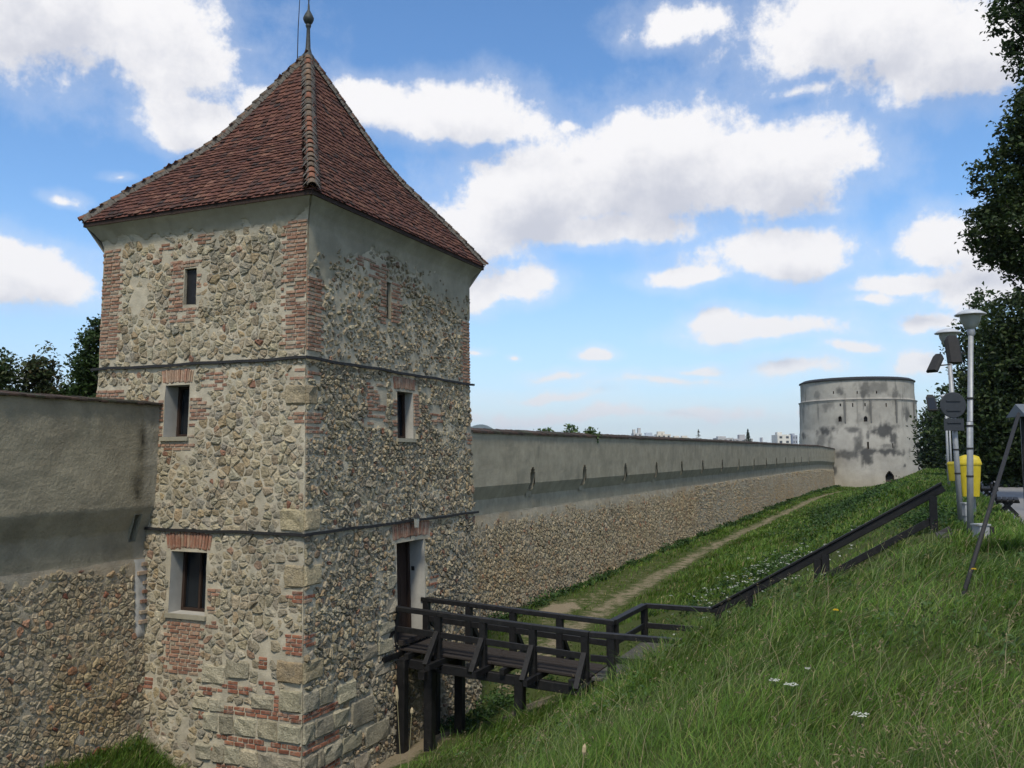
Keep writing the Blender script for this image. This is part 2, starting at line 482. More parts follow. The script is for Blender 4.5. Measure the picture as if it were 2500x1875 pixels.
# ------------------------------------------------------------------ terrain
FLY = [-60, 12, 22, 28, 36, 53, 76, 112, 145, 175, 260]
FLZ = [-6.7, -6.7, -6.55, -6.1, -5.9, -5.55, -5.28, -4.82, -4.65, -4.0, -3.0]


def ground(x, y):
    x = np.asarray(x, float); y = np.asarray(y, float)
    fl = np.interp(y, FLY, FLZ)
    xo = x
    x = np.where(x > -13, x - np.interp(y, [60, 105, 140, 200], [0, 2.2, 6.0, 6.0]), x)      # the bank draws back towards the bastion
    g1 = np.interp(x, [-11.0, -9.8, -8.8, -7.6, -5.5, -3.2, -1.4, 0.8], [1, 0.92, 0.86, 0.77, 0.58, 0.262, 0.085, 0])
    g2 = np.interp(x, [-10.6, -9.2, -8.0, -4.1, -1.8, 0.0, 0.9], [1, 0.95, 0.86, 0.56, 0.265, 0.03, 0])
    w = np.clip((y - 14.5) / 4.0, 0, 1); w = w * w * (3 - 2 * w)
    g = g1 * (1 - w) + g2 * w
    h = -1.6 + g * (fl + 1.6)
    # mound of turf in the angle of the wall and the tower
    x = xo
    h = h + 1.10 * np.exp(-((x + 15.2) / 1.9) ** 2) * np.clip((14.9 - y) / 0.6, 0, 1) * (x < -9)
    # town side of the wall, falling away
    h = np.where(x < -15.6, np.interp(x, [-2500, -500, -60, -15.6], [-30, -28, -9, -5.8]), h)
    bump = 0.10 * fbm(x * 0.5, y * 0.5, 3, 5) + 0.03 * fbm(x * 2.2, y * 2.2, 2, 9)
    near = np.clip((1.2 - x) / 1.0, 0.25, 1) * (np.abs(x) < 40)
    return h + bump * near


def axis(core0, core1, step, far, grow=1.22):
    a = list(np.arange(core0, core1 + 1e-6, step))
    s = step; v = core1
    hi = []
    while v < far:
        s *= grow; v += s; hi.append(v)
    s = step; v = core0
    lo = []
    while v > -far:
        s *= grow; v -= s; lo.append(v)
    return np.array(lo[::-1] + a + hi)


gx = axis(-17, 4, 0.3, 6000)
gy = np.concatenate([axis(-3, 36, 0.35, 45)[(axis(-3, 36, 0.35, 45) <= 36)], np.arange(36.6, 80, 0.8), np.arange(80, 175, 1.6), 175 * 1.15 ** np.arange(1, 27)])
gy = np.concatenate([[-6000, -1500, -400, -120], gy[gy > -60]])
GX, GY = np.meshgrid(gx, gy)
GZ = ground(GX, GY)
nx, ny = len(gx), len(gy)
idx = np.arange(nx * ny).reshape(ny, nx)
GF = np.stack([idx[:-1, :-1].ravel(), idx[:-1, 1:].ravel(), idx[1:, 1:].ravel(), idx[1:, :-1].ravel()], 1)


def path_x(y):
    return np.interp(y, [20, 26, 33, 45, 55, 72, 110, 132, 140], [-9.9, -10.6, -11.0, -11.0, -10.9, -10.4, -9.4, -7.4, -6.4])


def dirt(x, y):
    x = np.asarray(x, float); y = np.asarray(y, float)
    wv = 0.25 * fbm(y * 0.35, x * 0 + 3, 3, 21)
    wd = np.interp(y, [20, 34, 60, 140], [1.0, 0.95, 0.75, 0.9])
    d = 0.66 * np.exp(-((x - path_x(y) - wv) / wd) ** 2) * np.interp(y, [19, 24, 128, 137], [0, 1, 1, 0])
    d = np.maximum(d, 0.50 * np.exp(-((x - path_x(y) + 1.2) / 1.2) ** 2) * np.interp(y, [20, 26, 45, 60], [0, 1, 0.9, 0]))
    d = np.maximum(d, 1.0 * np.exp(-((x + 12.7) / 0.9) ** 2 - ((y - 33.6) / 2.2) ** 2))
    d = np.maximum(d, 0.95 * np.exp(-((x + 10.3) / 0.75) ** 2 - ((y - 17.6) / 2.6) ** 2))
    d = np.maximum(d, 0.95 * np.exp(-((x + 8.6) / 0.8) ** 2 - ((y - 20.5) / 1.2) ** 2))
    return d


gm, t, b = new_mat('turf and trodden earth')
L = t.links.new
geo = N(t, 'ShaderNodeNewGeometry')
nA = N(t, 'ShaderNodeTexNoise', inp={'Scale': 2.6, 'Detail': 7.0, 'Roughness': 0.7}); L(geo.outputs['Position'], nA.inputs['Vector'])
nB = N(t, 'ShaderNodeTexNoise', inp={'Scale': 18.0, 'Detail': 6.0, 'Roughness': 0.7}); L(geo.outputs['Position'], nB.inputs['Vector'])
gr_ = N(t, 'ShaderNodeMix', data_type='RGBA'); L(nA.outputs['Fac'], gr_.inputs['Factor'])
gr_.inputs[6].default_value = (0.035, 0.055, 0.014, 1); gr_.inputs[7].default_value = (0.085, 0.095, 0.03, 1)
so_ = N(t, 'ShaderNodeMix', data_type='RGBA'); L(nB.outputs['Fac'], so_.inputs['Factor'])
so_.inputs[6].default_value = (0.13, 0.10, 0.06, 1); so_.inputs[7].default_value = (0.34, 0.285, 0.195, 1)
da_ = N(t, 'ShaderNodeAttribute', attribute_name='dirt')
s1 = N(t, 'ShaderNodeMath', operation='MULTIPLY_ADD'); L(nA.outputs['Fac'], s1.inputs[0]); s1.inputs[1].default_value = 1.5; L(da_.outputs['Fac'], s1.inputs[2])
s2 = N(t, 'ShaderNodeMath', operation='MULTIPLY_ADD'); L(nB.outputs['Fac'], s2.inputs[0]); s2.inputs[1].default_value = 0.6; L(s1.outputs[0], s2.inputs[2])
mk_ = N(t, 'ShaderNodeMapRange', inp={'From Min': 1.52, 'From Max': 1.80, 'To Min': 0, 'To Max': 1}); L(s2.outputs[0], mk_.inputs['Value'])
mg = N(t, 'ShaderNodeMix', data_type='RGBA'); L(mk_.outputs[0], mg.inputs['Factor']); L(gr_.outputs[2], mg.inputs[6]); L(so_.outputs[2], mg.inputs[7])
L(mg.outputs[2], b.inputs['Base Color']); b.inputs['Roughness'].default_value = 1.0; b.inputs['Specular IOR Level'].default_value = 0.1
bp = N(t, 'ShaderNodeBump', inp={'Strength': 0.8, 'Distance': 0.05}); L(nB.outputs['Fac'], bp.inputs['Height']); L(bp.outputs[0], b.inputs['Normal'])
gme = fast_mesh('ground', np.stack([GX.ravel(), GY.ravel(), GZ.ravel()], 1), GF, smooth=True)
da2 = gme.attributes.new('dirt', 'FLOAT', 'POINT')
da2.data.foreach_set('value', dirt(GX, GY).ravel().astype(np.float32))
link('ground', gme, gm, None, kind='structure', label='grassy moat floor and bank beside the walls')

# promenade on the level ground above the bank
pv = []
pyy = [14, 18, 22, 26, 30, 36, 44, 54, 66, 80, 100, 130]
for y in pyy:
    xl = 2.35 + 0.025 * (y - 20) + 0.10 * math.sin(y * 0.6)
    pv += [(xl, y, -1.575), (xl + 3.4, y, -1.575)]
pf = [(2 * i, 2 * i + 1, 2 * i + 3, 2 * i + 2) for i in range(len(pyy) - 1)]
me = bpy.data.meshes.new('path'); me.from_pydata(pv, [], pf); me.update()
link('path', me, M_PAVE, None, kind='structure', label='grey promenade running along the top of the bank')


# ------------------------------------------------------------------ masonry tools
def cuts(a, b, step, edges):
    e = sorted(set([a, b] + [x for x in edges if a < x < b]))
    out = []
    for p, q in zip(e[:-1], e[1:]):
        n = max(1, int(round((q - p) / step)))
        out += list(np.linspace(p, q, n + 1)[:-1])
    return np.array(out + [b])


def grid_wall(mapf, u0, u1, z0, z1, step, openings, disp=None, zstep=None, zcut=()):
    us = cuts(u0, u1, step, [o[0] for o in openings] + [o[1] for o in openings])
    zs = cuts(z0, z1, zstep or step, [o[2] for o in openings] + [o[3] for o in openings] + list(zcut))
    U, Z = np.meshgrid(us, zs)
    D = disp(U, Z) if disp is not None else np.zeros_like(U)
    V = np.stack(mapf(U, Z, D), -1).reshape(-1, 3)
    uc = (us[:-1] + us[1:]) / 2; zc = (zs[:-1] + zs[1:]) / 2
    UC, ZC = np.meshgrid(uc, zc)
    keep = np.ones_like(UC, bool)
    for o in openings:
        keep &= ~((UC > o[0]) & (UC < o[1]) & (ZC > o[2]) & (ZC < o[3]))
    n = len(us)
    ii, jj = np.nonzero(keep)
    b0 = ii * n + jj
    return V, np.stack([b0, b0 + 1, b0 + 1 + n, b0 + n], 1)


def reveal(mb, mapf, o, d0=0.02):
    ua, ub, za, zb, dep = o[:5]

    def q(a, b_):
        P = [mapf(a[0], a[1], d0), mapf(b_[0], b_[1], d0), mapf(b_[0], b_[1], -dep), mapf(a[0], a[1], -dep)]
        mb.add(P, [(0, 1, 2, 3)])
    q((ua, za), (ua, zb)); q((ub, za), (ub, zb)); q((ua, zb), (ub, zb)); q((ua, za), (ub, za))


def voronoi_stones(u0, u1, z0, z1, rowh, wid, seed, keep):
    """irregular packed stones: list of (polygon, centre, keep value)"""
    r = random.Random(seed)
    pts = []
    z = z0 - 0.3
    while z < z1 + 0.3:
        h = r.uniform(*rowh)
        u = u0 - 0.4 - r.uniform(0, 0.2); rs_ = r.uniform(0.6, 1.25)
        while u < u1 + 0.4:
            w = (wid[0] + (wid[1] - wid[0]) * r.random() ** 1.5) * (0.6 + 0.5 * h / rowh[1]) * rs_
            if r.random() < 0.12:
                w *= 1.45
            pts.append((u + w / 2 + r.uniform(-0.2, 0.2) * w, z + h / 2 + r.uniform(-0.42, 0.42) * h))
            u += w
        z += h
    # uneven sizes: some stones swallow a neighbour, some gaps take small pinning stones
    fld = [float(vnoise(p[0] * 0.9, p[1] * 1.3, seed)) for p in pts]
    pts = [p for p, q in zip(pts, fld) if r.random() > 0.05 + 0.42 * max(0, q - .55) * 2]
    pts += [(p[0] + r.uniform(-.14, .14), p[1] + r.uniform(-.10, .10)) for p in pts if r.random() < 0.75 * max(0, .62 - float(vnoise(p[0] * 0.9, p[1] * 1.3, seed)))]
    cs = 0.36
    H = {}
    for i, (a, c) in enumerate(pts):
        H.setdefault((int(a // cs), int(c // cs)), []).append(i)
    res = []
    for i, (a, c) in enumerate(pts):
        if not (u0 <= a <= u1 and z0 <= c <= z1):
            continue
        kv = keep(a, c)
        if kv <= 0:
            continue
        ca_, cc_ = int(a // cs), int(c // cs)
        nb = [j for da_ in (-1, 0, 1) for dc in (-1, 0, 1) for j in H.get((ca_ + da_, cc_ + dc), []) if j != i]
        nb.sort(key=lambda j: (pts[j][0] - a) ** 2 + (pts[j][1] - c) ** 2)
        poly = [(a - .4, c - .35), (a + .4, c - .35), (a + .4, c + .35), (a - .4, c + .35)]
        for j in nb[:16]:
            bx, bz = pts[j]
            nxv, nzv = bx - a, bz - c
            lim = (bx * bx + bz * bz - a * a - c * c) / 2
            out = []
            m = len(poly)
            vals = [p[0] * nxv + p[1] * nzv - lim for p in poly]
            if max(vals) <= 0:
                continue
            for q in range(m):
                p0, p1 = poly[q], poly[(q + 1) % m]
                v0, v1 = vals[q], vals[(q + 1) % m]
                if v0 <= 0:
                    out.append(p0)
                if (v0 < 0 < v1) or (v1 < 0 < v0):
                    tt = v0 / (v0 - v1)
                    out.append((p0[0] + tt * (p1[0] - p0[0]), p0[1] + tt * (p1[1] - p0[1])))
            poly = out
            if len(poly) < 3:
                break
        if len(poly) >= 3:
            res.append((poly, (a, c), kv))
    return res


def stone_solid(poly, mapf, prot, gap, r, clampr=None, tilt=0.35, rects=()):
    n = len(poly)
    cx = sum(p[0] for p in poly) / n; cz = sum(p[1] for p in poly) / n
    # cut corners once, then thin to at most 9 points
    q = []
    for i in range(n):
        p0, p1 = poly[i], poly[(i + 1) % n]
        ca_ = r.uniform(.06, .30); cb_ = r.uniform(.06, .30)
        q.append((p0[0] * (1 - ca_) + p1[0] * ca_, p0[1] * (1 - ca_) + p1[1] * ca_))
        q.append((p0[0] * cb_ + p1[0] * (1 - cb_), p0[1] * cb_ + p1[1] * (1 - cb_)))
    while len(q) > 9:
        k_ = min(range(len(q)), key=lambda i: (q[i][0] - q[i - 1][0]) ** 2 + (q[i][1] - q[i - 1][1]) ** 2)
        a_, b_ = q[k_ - 1], q[k_]
        q[k_] = ((a_[0] + b_[0]) / 2, (a_[1] + b_[1]) / 2)
        q.pop(k_ - 1 if k_ > 0 else len(q) - 1)
    ring = []
    size = 0
    for (a, c) in q:
        dx, dz = a - cx, c - cz
        l = math.hypot(dx, dz) + 1e-6
        s = max(0.45, (l - gap * r.uniform(0.4, 1.5)) / l) * r.uniform(0.84, 1.08)
        a2, c2 = cx + dx * s, cz + dz * s
        if clampr:
            a2 = min(max(a2, clampr[0]), clampr[1]); c2 = min(max(c2, clampr[2]), clampr[3])
        for (ra, rb, rc, rd) in rects:
            if ra < a2 < rb and rc < c2 < rd:
                opts = [(a2 - ra, 0), (rb - a2, 1), (c2 - rc, 2), (rd - c2, 3)]
                o_ = min(opts)[1]
                if o_ == 0: a2 = ra
                elif o_ == 1: a2 = rb
                elif o_ == 2: c2 = rc
                else: c2 = rd
        ring.append((a2, c2)); size = max(size, l)
    m = len(ring)
    ta, tz = r.uniform(-tilt, tilt), r.uniform(-tilt, tilt) + 0.12
    prot = prot * (0.7 + size * 1.6)
    V = []
    for (a, c) in ring:
        V.append(mapf(a, c, -0.03))
    for (a, c) in ring:
        V.append(mapf(cx + (a - cx) * 0.97, cz + (c - cz) * 0.97, max(0.006, prot * (0.58 + r.uniform(-.26, .26) + ta * (a - cx) / size + tz * (c - cz) / size))))
    for (a, c) in ring:
        s = r.uniform(0.48, 0.86)
        V.append(mapf(cx + (a - cx) * s, cz + (c - cz) * s, max(0.01, prot * (0.92 + r.uniform(-.22, .22) + 0.9 * s * (ta * (a - cx) + tz * (c - cz)) / size))))
    V.append(mapf(cx + r.uniform(-.2, .2) * size, cz + r.uniform(-.2, .2) * size, prot * r.uniform(0.8, 1.04)))
    F = []
    for k_ in range(2):
        for i in range(m):
            j = (i + 1) % m
            F.append((k_ * m + i, k_ * m + j, (k_ + 1) * m + j, (k_ + 1) * m + i))
    for i in range(m):
        F.append((2 * m + i, 2 * m + (i + 1) % m, 3 * m))
    area = 0.5 * abs(sum(ring[i][0] * ring[(i + 1) % m][1] - ring[(i + 1) % m][0] * ring[i][1] for i in range(m)))
    return V, F, area


def pick(r, pal):
    w = sum(p[1] for p in pal); x = r.uniform(0, w)
    for c, k_ in pal:
        x -= k_
        if x <= 0:
            break
    f = r.uniform(0.82, 1.14)
    return tuple(ch * f * g_ * r.uniform(0.98, 1.02) for ch, g_ in zip(c, (1.04, 0.995, 0.91)))


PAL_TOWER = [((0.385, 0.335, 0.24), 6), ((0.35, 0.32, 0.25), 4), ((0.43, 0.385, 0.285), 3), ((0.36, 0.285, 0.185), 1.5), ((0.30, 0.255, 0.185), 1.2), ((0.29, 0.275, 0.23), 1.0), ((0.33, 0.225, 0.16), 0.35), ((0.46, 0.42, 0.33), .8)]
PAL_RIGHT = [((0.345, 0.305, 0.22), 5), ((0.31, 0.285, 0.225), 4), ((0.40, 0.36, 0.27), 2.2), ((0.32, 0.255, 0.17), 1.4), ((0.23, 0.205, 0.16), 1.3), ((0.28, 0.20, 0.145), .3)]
PAL_WALL = [((0.34, 0.295, 0.21), 6), ((0.30, 0.265, 0.195), 4), ((0.38, 0.335, 0.245), 2.4), ((0.33, 0.25, 0.165), 1.1), ((0.25, 0.20, 0.14), 1.4), ((0.28, 0.165, 0.11), .3)]
PAL_BRICK = [((0.265, 0.152, 0.108), 5), ((0.30, 0.19, 0.138), 3), ((0.23, 0.125, 0.087), 3), ((0.31, 0.235, 0.175), 2.4), ((0.14, 0.108, 0.085), 1.3), ((0.31, 0.265, 0.20), 1.4)]
PAL_BRICKR = [((0.25, 0.108, 0.07), 5), ((0.29, 0.135, 0.085), 3), ((0.20, 0.085, 0.058), 3), ((0.28, 0.20, 0.145), 1.6)]


def emit_pieces(items, name, fill_name, mat, parent, fill_label, limit=300):
    """items: (V, F, tint, weight); the heaviest become objects of their own, the rest one mesh"""
    items = sorted(items, key=lambda q: -q[3])
    for V, F, tint, w in items[:limit]:
        me_ = bpy.data.meshes.new(name)
        c = np.mean(np.array(V), 0)
        me_.from_pydata([tuple(np.array(p) - c) for p in V], [], F)
        put_tint(me_, tint); me_.update()
        o = link(name, me_, mat, parent); o.location = c
    rest = MB()
    for V, F, tint, w in items[limit:]:
        rest.add(V, F, tint)
    if rest.v:
        rest.build(fill_name, mat, parent, kind='stuff', label=fill_label)


def wgt(V, area):
    c = np.mean(np.array(V), 0)
    d = c @ cF
    if d < 1:
        return 0
    px = 1250 + FPX * (c @ cR) / d; py = 937.5 - FPX * (c @ cU) / d
    if not (-20 < px < 2520 and -20 < py < 1895):
        return 0
    return area / d ** 2


# ------------------------------------------------------------------ the square tower
X0, Y0, LX, LY = -10.8, 14.48, 5.63, 7.32
ZU, ZL, ZTOP, ZBASE = 1.99, -1.48, 5.22, -7.3
XC, YC = X0 - LX / 2, Y0 + LY / 2


def off(z):
    return np.interp(z, [-7.3, -1.5, 2.0, 4.72, 4.92, 5.08, 5.22], [0.27, 0.09, 0.0, -0.02, 0.03, 0.13, 0.27])


def FL(u, z, d=0.0):
    o = off(z)
    return (X0 + o - u * (LX + 2 * o) / LX, Y0 - o - d, z + 0 * u)


def FR(u, z, d=0.0):
    o = off(z)
    return (X0 + o + d, Y0 - o + u * (LY + 2 * o) / LY, z + 0 * u)


def FBK(u, z, d=0.0):          # far side facing up the wall
    o = off(z)
    return (X0 + o - u * (LX + 2 * o) / LX, Y0 + LY + o + d, z + 0 * u)


def FIN(u, z, d=0.0):          # town side
    o = off(z)
    return (X0 - LX - o - d, Y0 - o + u * (LY + 2 * o) / LY, z + 0 * u)


tower = empty('stone_tower', (X0 - LX / 2, Y0 + LY / 2, -6.7), label='square rubble stone tower with steep red tiled pyramid roof', category='tower')


def tp(name, mb, mat, parent=tower, **kw):
    o = mb.build(name, mat, None, **kw)
    if parent is not None:
        o.parent = parent
        o.matrix_parent_inverse = Matrix.Translation(-tower.location)
    return o


# everything below the tower is modelled in world coordinates: shift it under the Empty
def under_tower(o):
    o.parent = tower
    o.matrix_parent_inverse = Matrix.Translation(-tower.location)


# openings: u0,u1,z0,z1,depth
OL = [(2.86, 3.20, 3.28, 4.06, 0.06), (2.95, 3.61, 0.46, 1.56, 0.42), (2.30, 3.22, -3.18, -1.92, 0.40)]
OR = [(3.00, 3.20, 3.22, 4.07, 0.08), (3.45, 4.18, 0.46, 1.56, 0.27), (3.33, 4.57, -4.12, -1.95, 0.50)]


def mortar_disp(seed, corner, zones):
    def f(U, Z):
        d = 0.010 + 0.034 * fbm(U * 2.3, Z * 2.3, 4, seed) + 0.018 * fbm(U * 9, Z * 9, 2, seed + 3)
        e = np.minimum(np.abs(U), np.abs(corner - U))
        d = d * np.clip(e / 0.06, 0, 1)
        for (a, b_, c, e_) in zones:
            d = np.where((U > a - .02) & (U < b_ + .02) & (Z > c - .01) & (Z < e_ + .01), 0.010 + 0.25 * d, d)
        pl = np.clip((Z - 4.75) / 0.1, 0, 1)
        return d * (1 - 0.8 * pl)
    return f


# smooth plaster coats left on the upper walls
def plaster_edge_r(u):
    return np.interp(u, [0, .5, .56, 1.0, 1.6, 2.4, 3.4, 4.2, 5.2, 6.2, 6.85, 6.9, 7.32], [3.72, 3.70, 3.5, 3.9, 4.35, 4.62, 4.62, 4.45, 4.2, 4.0, 3.7, 3.74, 3.76])


def plaster_sheet(mapf, W, edge, name, seed):
    us = np.linspace(0, W, int(W / 0.05) + 1)
    zs = np.linspace(3.3, ZTOP, 40)
    U, Z = np.meshgrid(us, zs)
    e = edge(U) + 0.34 * fbm(U * 2.0, Z * 2.0, 4, seed) + 0.22 * fbm(U * 7, Z * 7, 3, seed + 1)
    inside = Z - e
    D = 0.018 + 0.012 * fbm(U * 2, Z * 2, 3, seed + 2) + 0.012 * np.clip(inside * 6, -1, 1) - 0.05 * np.clip(-inside * 8, 0, 1)
    V = np.stack(mapf(U, Z, D), -1).reshape(-1, 3)
    n = len(us)
    k_ = (inside[:-1, :-1] > -0.05)
    i, j = np.nonzero(k_)
    b_ = i * n + j
    o = link(name, fast_mesh(name, V, np.stack([b_, b_ + 1, b_ + 1 + n, b_ + n], 1), smooth=True), M_PLAS)
    under_tower(o)


plaster_sheet(FR, LY, plaster_edge_r, 'plaster_coat', 31)
plaster_sheet(FL, LX, lambda u: 4.84 + 0 * u, 'plaster_coat', 41)

# ---- bricks: (face, u centre, z centre, length, height, soldier?)
bricks = []
RECT_L = []; RECT_R = []       # where no rubble goes


def brick_zone(face, u0, u1, z0, z1, pitch=0.080, tooth=0, pal=PAL_BRICK, block=True, miss=0.03, length=0.25):
    zone = RECT_L if face == 'L' else RECT_R
    if block:
        zone.append((u0, u1, z0, z1))
    row = 0
    z = z0 + pitch / 2
    while z < z1 - pitch * 0.35:
        a, b_ = u0, u1
        wob = random.uniform(0.0, 0.03) + (0.11 if row % 2 else 0)
        if tooth & 1: a = a - wob + 0.05
        if tooth & 2: b_ = b_ + wob - 0.05
        u = a - (random.uniform(0.02, 0.13) if row % 2 else 0)
        while u < b_ - 0.03:
            l = (length if (row % 2 == 0 or random.random() < .3) else length * 0.5) * random.uniform(0.95, 1.04)
            ua, ub = max(u, a), min(u + l, b_)
            if ub - ua > 0.05 and random.random() > miss:
                bricks.append((face, (ua + ub) / 2, z + random.uniform(-.004, .004), ub - ua - 0.014, pitch * random.uniform(0.70, 0.80), pal))
            u += l
        z += pitch; row += 1


def arch(face, u0, u1, z, h, n, rise=0.05, pal=PAL_BRICK):
    (RECT_L if face == 'L' else RECT_R).append((u0 - 0.02, u1 + 0.02, z - 0.02, z + h + 0.03))
    w = (u1 - u0) / n
    for i in range(n):
        s = (i + .5) / n * 2 - 1
        bricks.append((face, u0 + w * (i + .5), z + h / 2 + rise * (1 - s * s), w * 0.80, h * random.uniform(0.9, 1.02), pal, s * 0.16))


# quoins
brick_zone('L', 0.0, 0.56, 2.18, 4.86, tooth=2)
brick_zone('R', 0.0, 0.50, 2.14, 3.68, tooth=2)
brick_zone('L', 5.06, LX, 2.22, 4.72, tooth=1)
brick_zone('L', 4.75, LX, 1.12, 1.58, tooth=1)
brick_zone('R', 6.86, LY, 2.02, 3.72, tooth=1)
brick_zone('R', 6.98, LY, 0.35, 0.72, tooth=1)
# round the openings of the face towards us
brick_zone('L', 3.22, 3.55, 3.15, 4.26, tooth=2)
brick_zone('L', 2.72, 2.85, 3.45, 3.95, miss=.3)
brick_zone('L', 2.78, 3.55, 4.08, 4.30, tooth=3)
brick_zone('L', 2.85, 3.62, 2.90, 3.22, tooth=3)
brick_zone('L', 3.6, 3.95, 4.28, 4.72, tooth=3, miss=.25)
brick_zone('L', 2.35, 2.9, 4.55, 4.78, tooth=3, miss=.3)
arch('L', 2.86, 3.72, 1.58, 0.31, 15, 0.02, [((0.36, 0.25, 0.185), 3), ((0.32, 0.19, 0.135), 1)])
brick_zone('L', 2.42, 2.92, 0.80, 1.34, tooth=1, miss=.12)
brick_zone('L', 2.0, 2.6, 1.40, 1.80, tooth=3, miss=.22)
brick_zone('L', 2.75, 2.92, 0.42, 0.80, miss=.15)
brick_zone('L', 3.63, 3.80, 0.30, 1.3, miss=.25)
brick_zone('L', 2.80, 3.66, 0.16, 0.34, tooth=3, miss=.1)
arch('L', 2.20, 3.36, -1.91, 0.36, 15, 0.04, [((0.30, 0.155, 0.11), 3), ((0.36, 0.24, 0.175), 2)])
brick_zone('L', 1.92, 2.26, -2.78, -2.56, miss=.25)
brick_zone('L', 1.98, 2.26, -3.14, -2.98, miss=.3)
brick_zone('L', 1.95, 2.28, -3.42, -3.24, miss=.2)
brick_zone('L', 2.36, 3.26, -4.38, -3.32, tooth=3)
# corner repairs
brick_zone('L', 0.0, 0.34, 0.68, 0.92, tooth=2, miss=.1); brick_zone('R', 0.0, 0.55, 0.68, 0.92, tooth=2, miss=.1)
brick_zone('L', 0.0, 0.42, 1.55, 1.80, tooth=2, miss=.2); brick_zone('R', 0.0, 0.40, 1.58, 1.80, tooth=2, miss=.2)
brick_zone('R', 0.0, 0.5, 0.40, 0.68, tooth=2, miss=.25)
brick_zone('L', 0.0, 0.30, -2.80, -2.56, tooth=2, pal=PAL_BRICKR); brick_zone('R', 0.0, 0.28, -2.80, -2.60, tooth=2, pal=PAL_BRICKR)
brick_zone('L', 0.0, 0.42, -3.78, -3.36, tooth=2, pal=PAL_BRICKR); brick_zone('R', 0.0, 0.30, -3.72, -3.40, tooth=2, pal=PAL_BRICKR, miss=.2)
# side away from us, right face
brick_zone('R', 2.72, 2.98, 3.05, 4.22, tooth=1); brick_zone('R', 3.22, 3.62, 3.15, 4.12, tooth=2)
brick_zone('R', 1.75, 3.0, 4.22, 4.50, tooth=3, miss=.15); brick_zone('R', 2.2, 2.9, 4.05, 4.25, tooth=3, miss=.3)
arch('R', 3.30, 4.30, 1.58, 0.32, 15, 0.02, [((0.30, 0.20, 0.15), 3), ((0.27, 0.14, 0.10), 1)])
brick_zone('R', 2.15, 2.95, 0.72, 1.72, tooth=3, miss=.35); brick_zone('R', 3.25, 3.44, 0.4, 1.5, miss=.2)
brick_zone('R', 4.22, 4.5, 0.75, 1.55, tooth=2, miss=.3); brick_zone('R', 5.1, 5.6, 0.80, 1.25, tooth=3, miss=.35)
arch('R', 3.16, 4.86, -1.93, 0.42, 20, 0.05, [((0.28, 0.15, 0.105), 3), ((0.34, 0.23, 0.17), 2)])
brick_zone('R', 4.75, 5.15, -3.2, -2.85, tooth=3, miss=.3, pal=PAL_BRICKR)
# red strings between the ashlar courses at the foot
STR = [(-5.02, -4.86), (-5.62, -5.42), (-6.12, -5.98), (-6.62, -6.5)]
for (a, b_) in STR:
    brick_zone('L', 0.0, 1.9, a, b_, pitch=(b_ - a) / 2, pal=PAL_BRICKR, miss=.12); brick_zone('R', 0.0, 1.15, a, b_, pitch=(b_ - a) / 2, pal=PAL_BRICKR, miss=.12)
brick_zone('L', 1.15, 1.75, -4.62, -4.36, tooth=3, pal=PAL_BRICKR, miss=.2); brick_zone('L', 0.55, 1.0, -4.55, -4.3, tooth=3, pal=PAL_BRICKR, miss=.1)
brick_zone('L', 0.78, 0.98, -4.10, -3.8, pal=PAL_BRICKR); brick_zone('L', 1.75, 2.3, -4.72, -4.52, tooth=3, pal=PAL_BRICKR, miss=.2)
brick_zone('L', 0.5, 0.62, -4.86, -4.5, pal=PAL_BRICKR, miss=.1)
brick_zone('L', 3.5, 3.8, -4.75, -4.45, pal=PAL_BRICKR, miss=.2)
brick_zone('L', 1.9, 2.35, -5.2, -5.05, pal=PAL_BRICKR, miss=.1); brick_zone('L', 1.7, 2.2, -5.85, -5.7, pal=PAL_BRICKR, miss=.2)

# ---- dressed blocks
blocks = []   # face,u0,u1,z0,z1,tint


def block(face, u0, u1, z0, z1, tan=False):
    (RECT_L if face == 'L' else RECT_R).append((u0, u1, z0, z1))
    blocks.append((face, u0, u1, z0, z1, pick(random, [((0.37, 0.32, 0.22), 2), ((0.33, 0.265, 0.17), 1)] if tan else [((0.39, 0.365, 0.285), 3), ((0.34, 0.315, 0.245), 2), ((0.43, 0.395, 0.30), 1)])))


def block_row(face, us, z0, z1, tan=False):
    for a, b_ in zip(us[:-1], us[1:]):
        block(face, a + 0.012, b_ - 0.012, z0 + random.uniform(0.0, 0.03), z1 - random.uniform(0.0, 0.03), tan)


block_row('L', [0, 0.52, 0.98, 1.5, 1.86, 2.25], -5.42, -5.03)
block_row('R', [0, 0.34, 0.92, 1.45], -5.42, -5.03)
block_row('L', [0, 0.62, 0.95, 1.32, 1.70, 2.0, 2.4], -5.98, -5.63)
block_row('R', [0, 0.42, 0.62, 1.2, 1.9], -5.98, -5.63)
block_row('L', [0, 0.55, 1.05, 1.5, 2.1], -6.50, -6.13)
block_row('R', [0, 0.5, 1.1, 1.6, 2.1], -6.50, -6.13)
block_row('L', [0, 0.6, 1.1, 1.7], -6.98, -6.63); block_row('R', [0, 0.5, 1.0, 1.6], -6.98, -6.63)
block_row('L', [0, 0.50], -4.86, -4.42); block_row('R', [0, 0.45, 0.95], -4.86, -4.46)
block_row('L', [0.62, 1.14], -4.86, -4.58); block_row('L', [1.2, 1.75], -4.36, -3.98)
block_row('L', [1.76, 2.32], -4.50, -4.1); block_row('L', [1.72, 2.1, 2.5], -5.03, -4.74)
block_row('R', [1.05, 1.7], -4.95, -4.55); block_row('R', [1.5, 2.3], -5.6, -5.02); block_row('R', [2.0, 2.9], -6.1, -5.65)
block_row('R', [2.35, 3.0], -4.75, -4.4); block_row('R', [1.9, 2.5, 3.1], -4.3, -4.0); block_row('R', [2.6, 3.2], -3.9, -3.62)
block_row('R', [2.85, 3.28], -3.5, -3.1); block_row('R', [2.88, 3.28], -2.95, -2.62)
